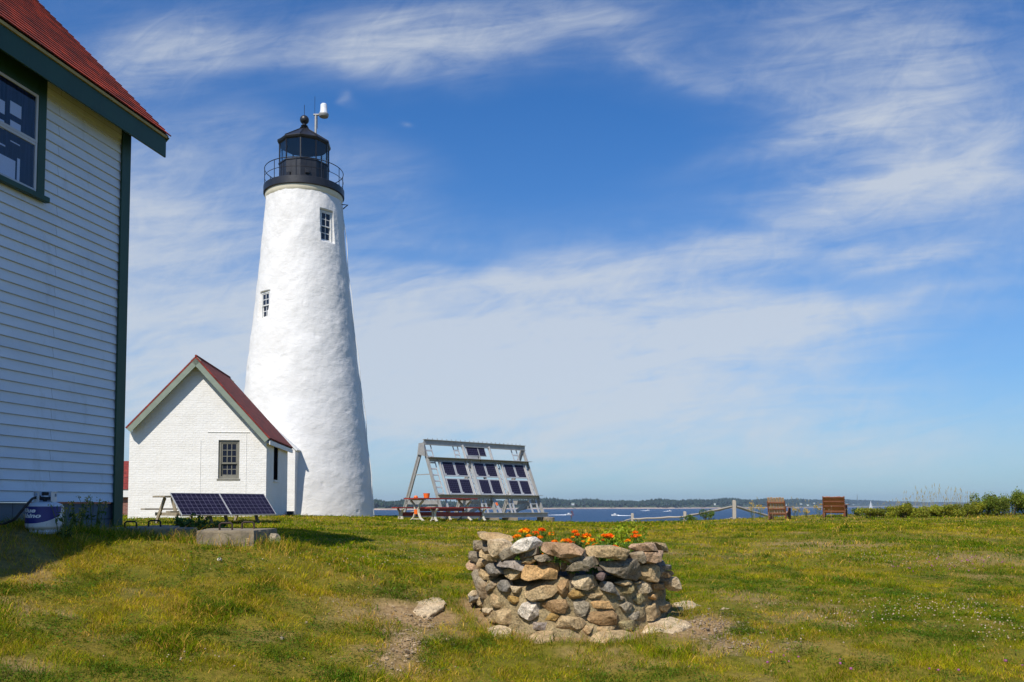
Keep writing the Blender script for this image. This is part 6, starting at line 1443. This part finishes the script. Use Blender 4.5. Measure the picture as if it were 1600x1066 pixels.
# ------------------------------------------------------------ clover heads
def build_clover():
    r = np.random.default_rng(12); V, T = icosphere(1)
    def field(name, patches, c, label, s0):
        Vs, Ts, Cs, n = [], [], [], 0
        for px, py, sx, sy, cnt in patches:
            for k in range(cnt):
                qx, qy = px+r.normal(0, sx), py+r.normal(0, sy)
                if qy > 1064 or qy < 845: continue
                g = G(qx, qy); s = r.uniform(.6, 1.15)*s0; P = V*np.array([s, s, s*.85])*r.uniform(.8, 1.15, V.shape)+np.array([g.x, g.y, g.z+r.uniform(.035, .075)])
                Vs.append(P); Ts.append(T+n); n += len(V); cc = np.array(c)*r.uniform(.7, 1.1)*np.array([1, r.uniform(.85, 1), r.uniform(.75, 1)]); Cs.append(np.tile(cc, (len(V), 1)))
        npmesh(name, np.concatenate(Vs), None, np.concatenate(Ts), M['petal'], col=np.concatenate(Cs), label=label, cat='clover', kind='stuff')
    field('white_clover', [(1470, 955, 70, 12, 150), (1360, 965, 60, 14, 60), (1560, 990, 35, 12, 60), (1420, 878, 60, 6, 70), (1500, 882, 60, 6, 60), (1360, 870, 40, 5, 30), (1300, 985, 60, 20, 20), (600, 880, 60, 6, 60), (690, 875, 60, 6, 25), (300, 1042, 25, 6, 10), (1000, 855, 60, 5, 15), (400, 900, 120, 20, 15), (1560, 1010, 40, 12, 15), (850, 1050, 300, 10, 8)],
          (.62,.52,.40), 'tiny white clover heads scattered through the lawn', .0068)
    field('red_clover', [(1500, 885, 60, 6, 26), (1440, 893, 50, 5, 14), (1250, 1042, 60, 8, 7), (1400, 1056, 60, 5, 4), (1560, 1055, 30, 5, 2)], (.45,.15,.36), 'scattered pink purple clover heads in the lawn at the right', .011)
build_clover()
# ------------------------------------------------------------ grass
def build_grass():
    r = np.random.default_rng(77)
    def pts(n, D0, D1, pw=1.):
        D = np.sqrt(r.uniform(D0*D0, D1*D1, n)); u = r.uniform(-.70, .72, n); ex = r.random(n) < .22; u = np.where(ex, np.where(r.random(n) < .5, r.uniform(-1.15, -.70, n), r.uniform(.72, 1.2, n)), u); return u*D, D
    Ws, Qs, Ts, Cs = [], [], [], []; off = 0; total = 0
    bands = [(2.6, 5.2, 60000, .0040, .050), (5.2, 8., 280000, .0036, .044), (8., 12., 290000, .0046, .046), (12, 19, 225000, .0085, .050), (19, 30, 180000, .016, .055), (30, 50, 110000, .028, .065)]
    HB = HOUSE.matrix_basis.copy() if False else (Matrix.Translation(HOUSE.location) @ Matrix.Rotation(HOUSE.rotation_euler.z, 4, 'Z')).inverted()
    for D0, D1, n, w0, h0 in bands:
        x, y = pts(n, D0, D1)
        z = Hn(x, y)
        d = dirt(x, y); cl = fbm(x, y, .45, 91, 3); cl2 = fbm(x, y, 2.2, 95, 3); cs = fbm(x, y, .16, 97, 2); tall = fbm(x, y, .7, 99, 3)
        keep = r.random(len(x)) > np.clip(d*1.15, 0, .94)
        keep &= r.random(len(x)) < np.clip(.40+(cs-.35)*2.6, .12, 1)
        rp = np.hypot(x-PC.x, y-PC.y); keep &= rp > .90
        hx_ = HB[0][0]*x+HB[0][1]*y+HB[0][3]; hy_ = HB[1][0]*x+HB[1][1]*y+HB[1][3]
        keep &= ~((hy_ > -.02) & (hx_ < .02)); keep &= ~((y > 29.7) & (y < 34.3) & (x > -13.4+.0*x) & (x < -8.75))
        keep &= np.hypot(x+9.29, y-38) > 3.15
        keep &= ~((x > -4.85) & (x < -2.72) & (y > 9.0) & (y < 9.85) & (x > -3.25)); keep &= ~((x > -4.85) & (x < -3.6) & (y > 9.78) & (y < 11.3))
        x, y, z, d, cl, cl2, cs, tall, rp = (q[keep] for q in (x, y, z, d, cl, cl2, cs, tall, rp)); N = len(x)
        # height: taller near walls, slab, ring foot and in tufts
        hgt = h0*(.50+.75*np.clip((cl-.3)*2, 0, 1))*r.uniform(.5, 1.35, N)
        tuft = np.clip((tall-.62)*7, 0, 1); hgt *= 1+1.0*tuft*(r.random(N) < .5)
        slab = np.exp(-((np.abs(y-8.95)/.30)**2))*((x > -4.6) & (x < -2.2)); hgt += slab*r.uniform(0, .16, N)*(r.random(N) < .5)
        wall = np.exp(-(np.abs(-(HB[1][0]*x+HB[1][1]*y+HB[1][3]))/.95)**2)*(y < 10.5); hgt += wall*r.uniform(0, .12, N)*(r.random(N) < .4)
        sy = np.exp(-((y-(9.2+.35*(x+3)))/.5)**2)*(x < -2.)*(x > -5.5); hgt += sy*r.uniform(0, .10, N)*(r.random(N) < .35)
        foot = np.exp(-((rp-1.05)/.18)**2)*(y < PC.y+.3); hgt += foot*r.uniform(0, .12, N)*(r.random(N) < .35)
        base_h = np.exp(-((np.hypot(x+9.3, y-38)-3.3)/.3)**2)+np.exp(-((y-29.6)/.25)**2)*(x > -13.3)*(x < -8.7); hgt += base_h*r.uniform(0, .12, N)*(r.random(N) < .5)
        an = r.uniform(0, 2*np.pi, N); lean = r.uniform(.25, 1.5, N)*hgt; lx, ly = np.cos(an)*lean, np.sin(an)*lean
        fa = r.uniform(0, np.pi, N); w = w0*r.uniform(.5, 1.3, N)*(1+.6*tuft); wx, wy = np.cos(fa)*w/2, np.sin(fa)*w/2
        z = z-.004
        V = np.empty((N, 5, 3), np.float32)
        V[:, 0] = np.stack([x-wx, y-wy, z], 1); V[:, 1] = np.stack([x+wx, y+wy, z], 1)
        mx, my, mz = x+lx*.38, y+ly*.38, z+hgt*.62
        V[:, 2] = np.stack([mx+wx*.8, my+wy*.8, mz], 1); V[:, 3] = np.stack([mx-wx*.8, my-wy*.8, mz], 1)
        V[:, 4] = np.stack([x+lx, y+ly, z+hgt*r.uniform(.75, 1., N)], 1)
        i = np.arange(N)*5+off; Qs.append(np.stack([i, i+1, i+2, i+3], 1)); Ts.append(np.stack([i+3, i+2, i+4], 1)); off += N*5; total += N
        g1 = np.array([.085,.155,.004]); g2 = np.array([.28,.29,.004]); ye = np.array([.44,.34,.010]); st = np.array([.58,.35,.07]); dk = np.array([.035,.085,.006])
        k = np.clip((cl2-.30)*1.7+(cl-.5)*1.3+r.normal(0, .22, N), 0, 1)[:, None]
        C = g1*(1-k)+g2*k
        k2 = np.clip((cl2*.6+cs*.4-.44)*3.2-.05+r.normal(0, .22, N)+.25*d, 0, 1)[:, None]; C = C*(1-k2)+ye*k2
        dead = (r.random(N) < .10+.24*np.clip((cl2-.48)*4, 0, 1)+.4*d)[:, None]; C = np.where(dead, st*r.uniform(.6, 1.15, (N, 1)), C)
        lush = (np.clip(slab+sy+wall*.8+tuft*.9+foot*.7, 0, 1)*(r.random(N) < .8))[:, None]*(~dead); C = C*(1-lush)+(g1*.9+.35*(g2-g1)*r.random((N, 1)))*1.12*lush  # lush green; beside the house it also paints the grass darker as shadow
        cv = np.clip((fbm(x, y, .34, 123, 3)-.55)*6, 0, 1)[:, None]; C = C*(1-cv*.8)+dk*1.3*cv*.8
        C = C*r.uniform(.6, 1.35, (N, 1))*(.78+.5*vnoise(x, y, .13, 321))[:, None]
        Cs.append(np.repeat(C, 5, 0)); Ws.append(V.reshape(-1, 3))
    print('blades', total)
    # broad leaves of clover and plantain lying in patches
    for D0, D1, n, s0 in ((3., 8., 160000, .013), (8., 14., 120000, .020)):
        x, y = pts(n, D0, D1); k = (fbm(x, y, .34, 123, 3) > .53) & (np.hypot(x-PC.x, y-PC.y) > .95) & (r.random(n) < .6) & (dirt(x, y) < .4)
        hx_ = HB[0][0]*x+HB[0][1]*y+HB[0][3]; hy_ = HB[1][0]*x+HB[1][1]*y+HB[1][3]; k &= ~((hy_ > -.02) & (hx_ < .02)) & ~((x > -4.85) & (x < -2.6) & (y > 8.9) & (y < 11.3))
        x, y = x[k], y[k]; N = len(x); z = Hn(x, y)+r.uniform(.008, .05, N); an = r.uniform(0, 6.28, N); s = s0*r.uniform(.5, 1.3, N)[:, None]
        d = np.stack([np.cos(an), np.sin(an), r.uniform(-.5, .5, N)], 1)*s; e = np.stack([-np.sin(an), np.cos(an), r.uniform(-.5, .5, N)], 1)*s*.6; c = np.stack([x, y, z], 1)
        V = np.empty((N, 5, 3), np.float32); V[:, 0] = c-d*.5; V[:, 1] = c+e*.8-d*.1; V[:, 2] = c+e*.6+d*.35; V[:, 3] = c-e*.6+d*.35; V[:, 4] = c-e*.8-d*.1
        i = np.arange(N)*5+off; Qs.append(np.stack([i, i+1, i+2, i+3], 1)); Ts.append(np.stack([i, i+3, i+4], 1)); off += N*5
        C = np.array([.075, .15, .012])*r.uniform(.5, 1.5, (N, 1)); Cs.append(np.repeat(C, 5, 0)); Ws.append(V.reshape(-1, 3))
    npmesh('lawn_grass', np.concatenate(Ws), np.concatenate(Qs), np.concatenate(Ts), M['grass'], col=np.concatenate(Cs), label='short patchy sunlit lawn grass, green and straw coloured', cat='grass', kind='stuff')
    # seeding grass stalks on the bank
    Vs, Ts, Cs, n = [], [], [], 0; rr = np.random.default_rng(5)
    px = np.concatenate([rr.uniform(1395, 1520, 95), rr.uniform(1230, 1400, 30), rr.uniform(1520, 1700, 14), rr.uniform(1160, 1210, 8)])
    a = MB()
    for q in px:
        D = rr.uniform(34.8, 37.5); x = (q-800)/F*D; z = H(x, D); h = rr.uniform(.6, 1.25)*(1 if q > 1380 else .75)*(.8+.3*math.sin((q-1395)/40.)); lx = rr.normal(-.05, .16)*h
        b = Vector((x, D, z)); a.tube([b, b+Vector((lx*.3, 0, h*.5)), b+Vector((lx, 0, h*.9))], [.006, .005, .003], 3, cap=False); b2 = b+Vector((lx, 0, h*.9)); a.tube([b2, b2+Vector((lx*.1, 0, h*.06)), b2+Vector((lx*.22+.01, 0, h*.14))], [.004, .014, .003], 4, cap=False)
    a.build('seed_grass', M['straw'], None, label='tall thin seeding grass stalks rising above the hedge and bank', cat='tall grass', kind='stuff')
M['straw'] = mat_simple('straw', (.36,.30,.16), (.22,.20,.09), 9, .8, 0)
build_grass()
# ------------------------------------------------------------ air
def build_haze():
    m = bpy.data.materials.new('haze_air'); m.use_nodes = True; nt = m.node_tree; nt.nodes.remove(nt.nodes['Principled BSDF'])
    v = nt.nodes.new('ShaderNodeVolumePrincipled'); v.inputs['Density'].default_value = HAZE; v.inputs['Color'].default_value = (.62,.78,.95, 1); v.inputs['Anisotropy'].default_value = .2
    lnk(nt, v.outputs[0], nt.nodes['Material Output'].inputs['Volume'])
    a = MB(); a.b2(-3500, 6500, -60, 7500, -12, 80); a.build('haze', m, kind='stuff')
HAZE = .0001
build_haze()
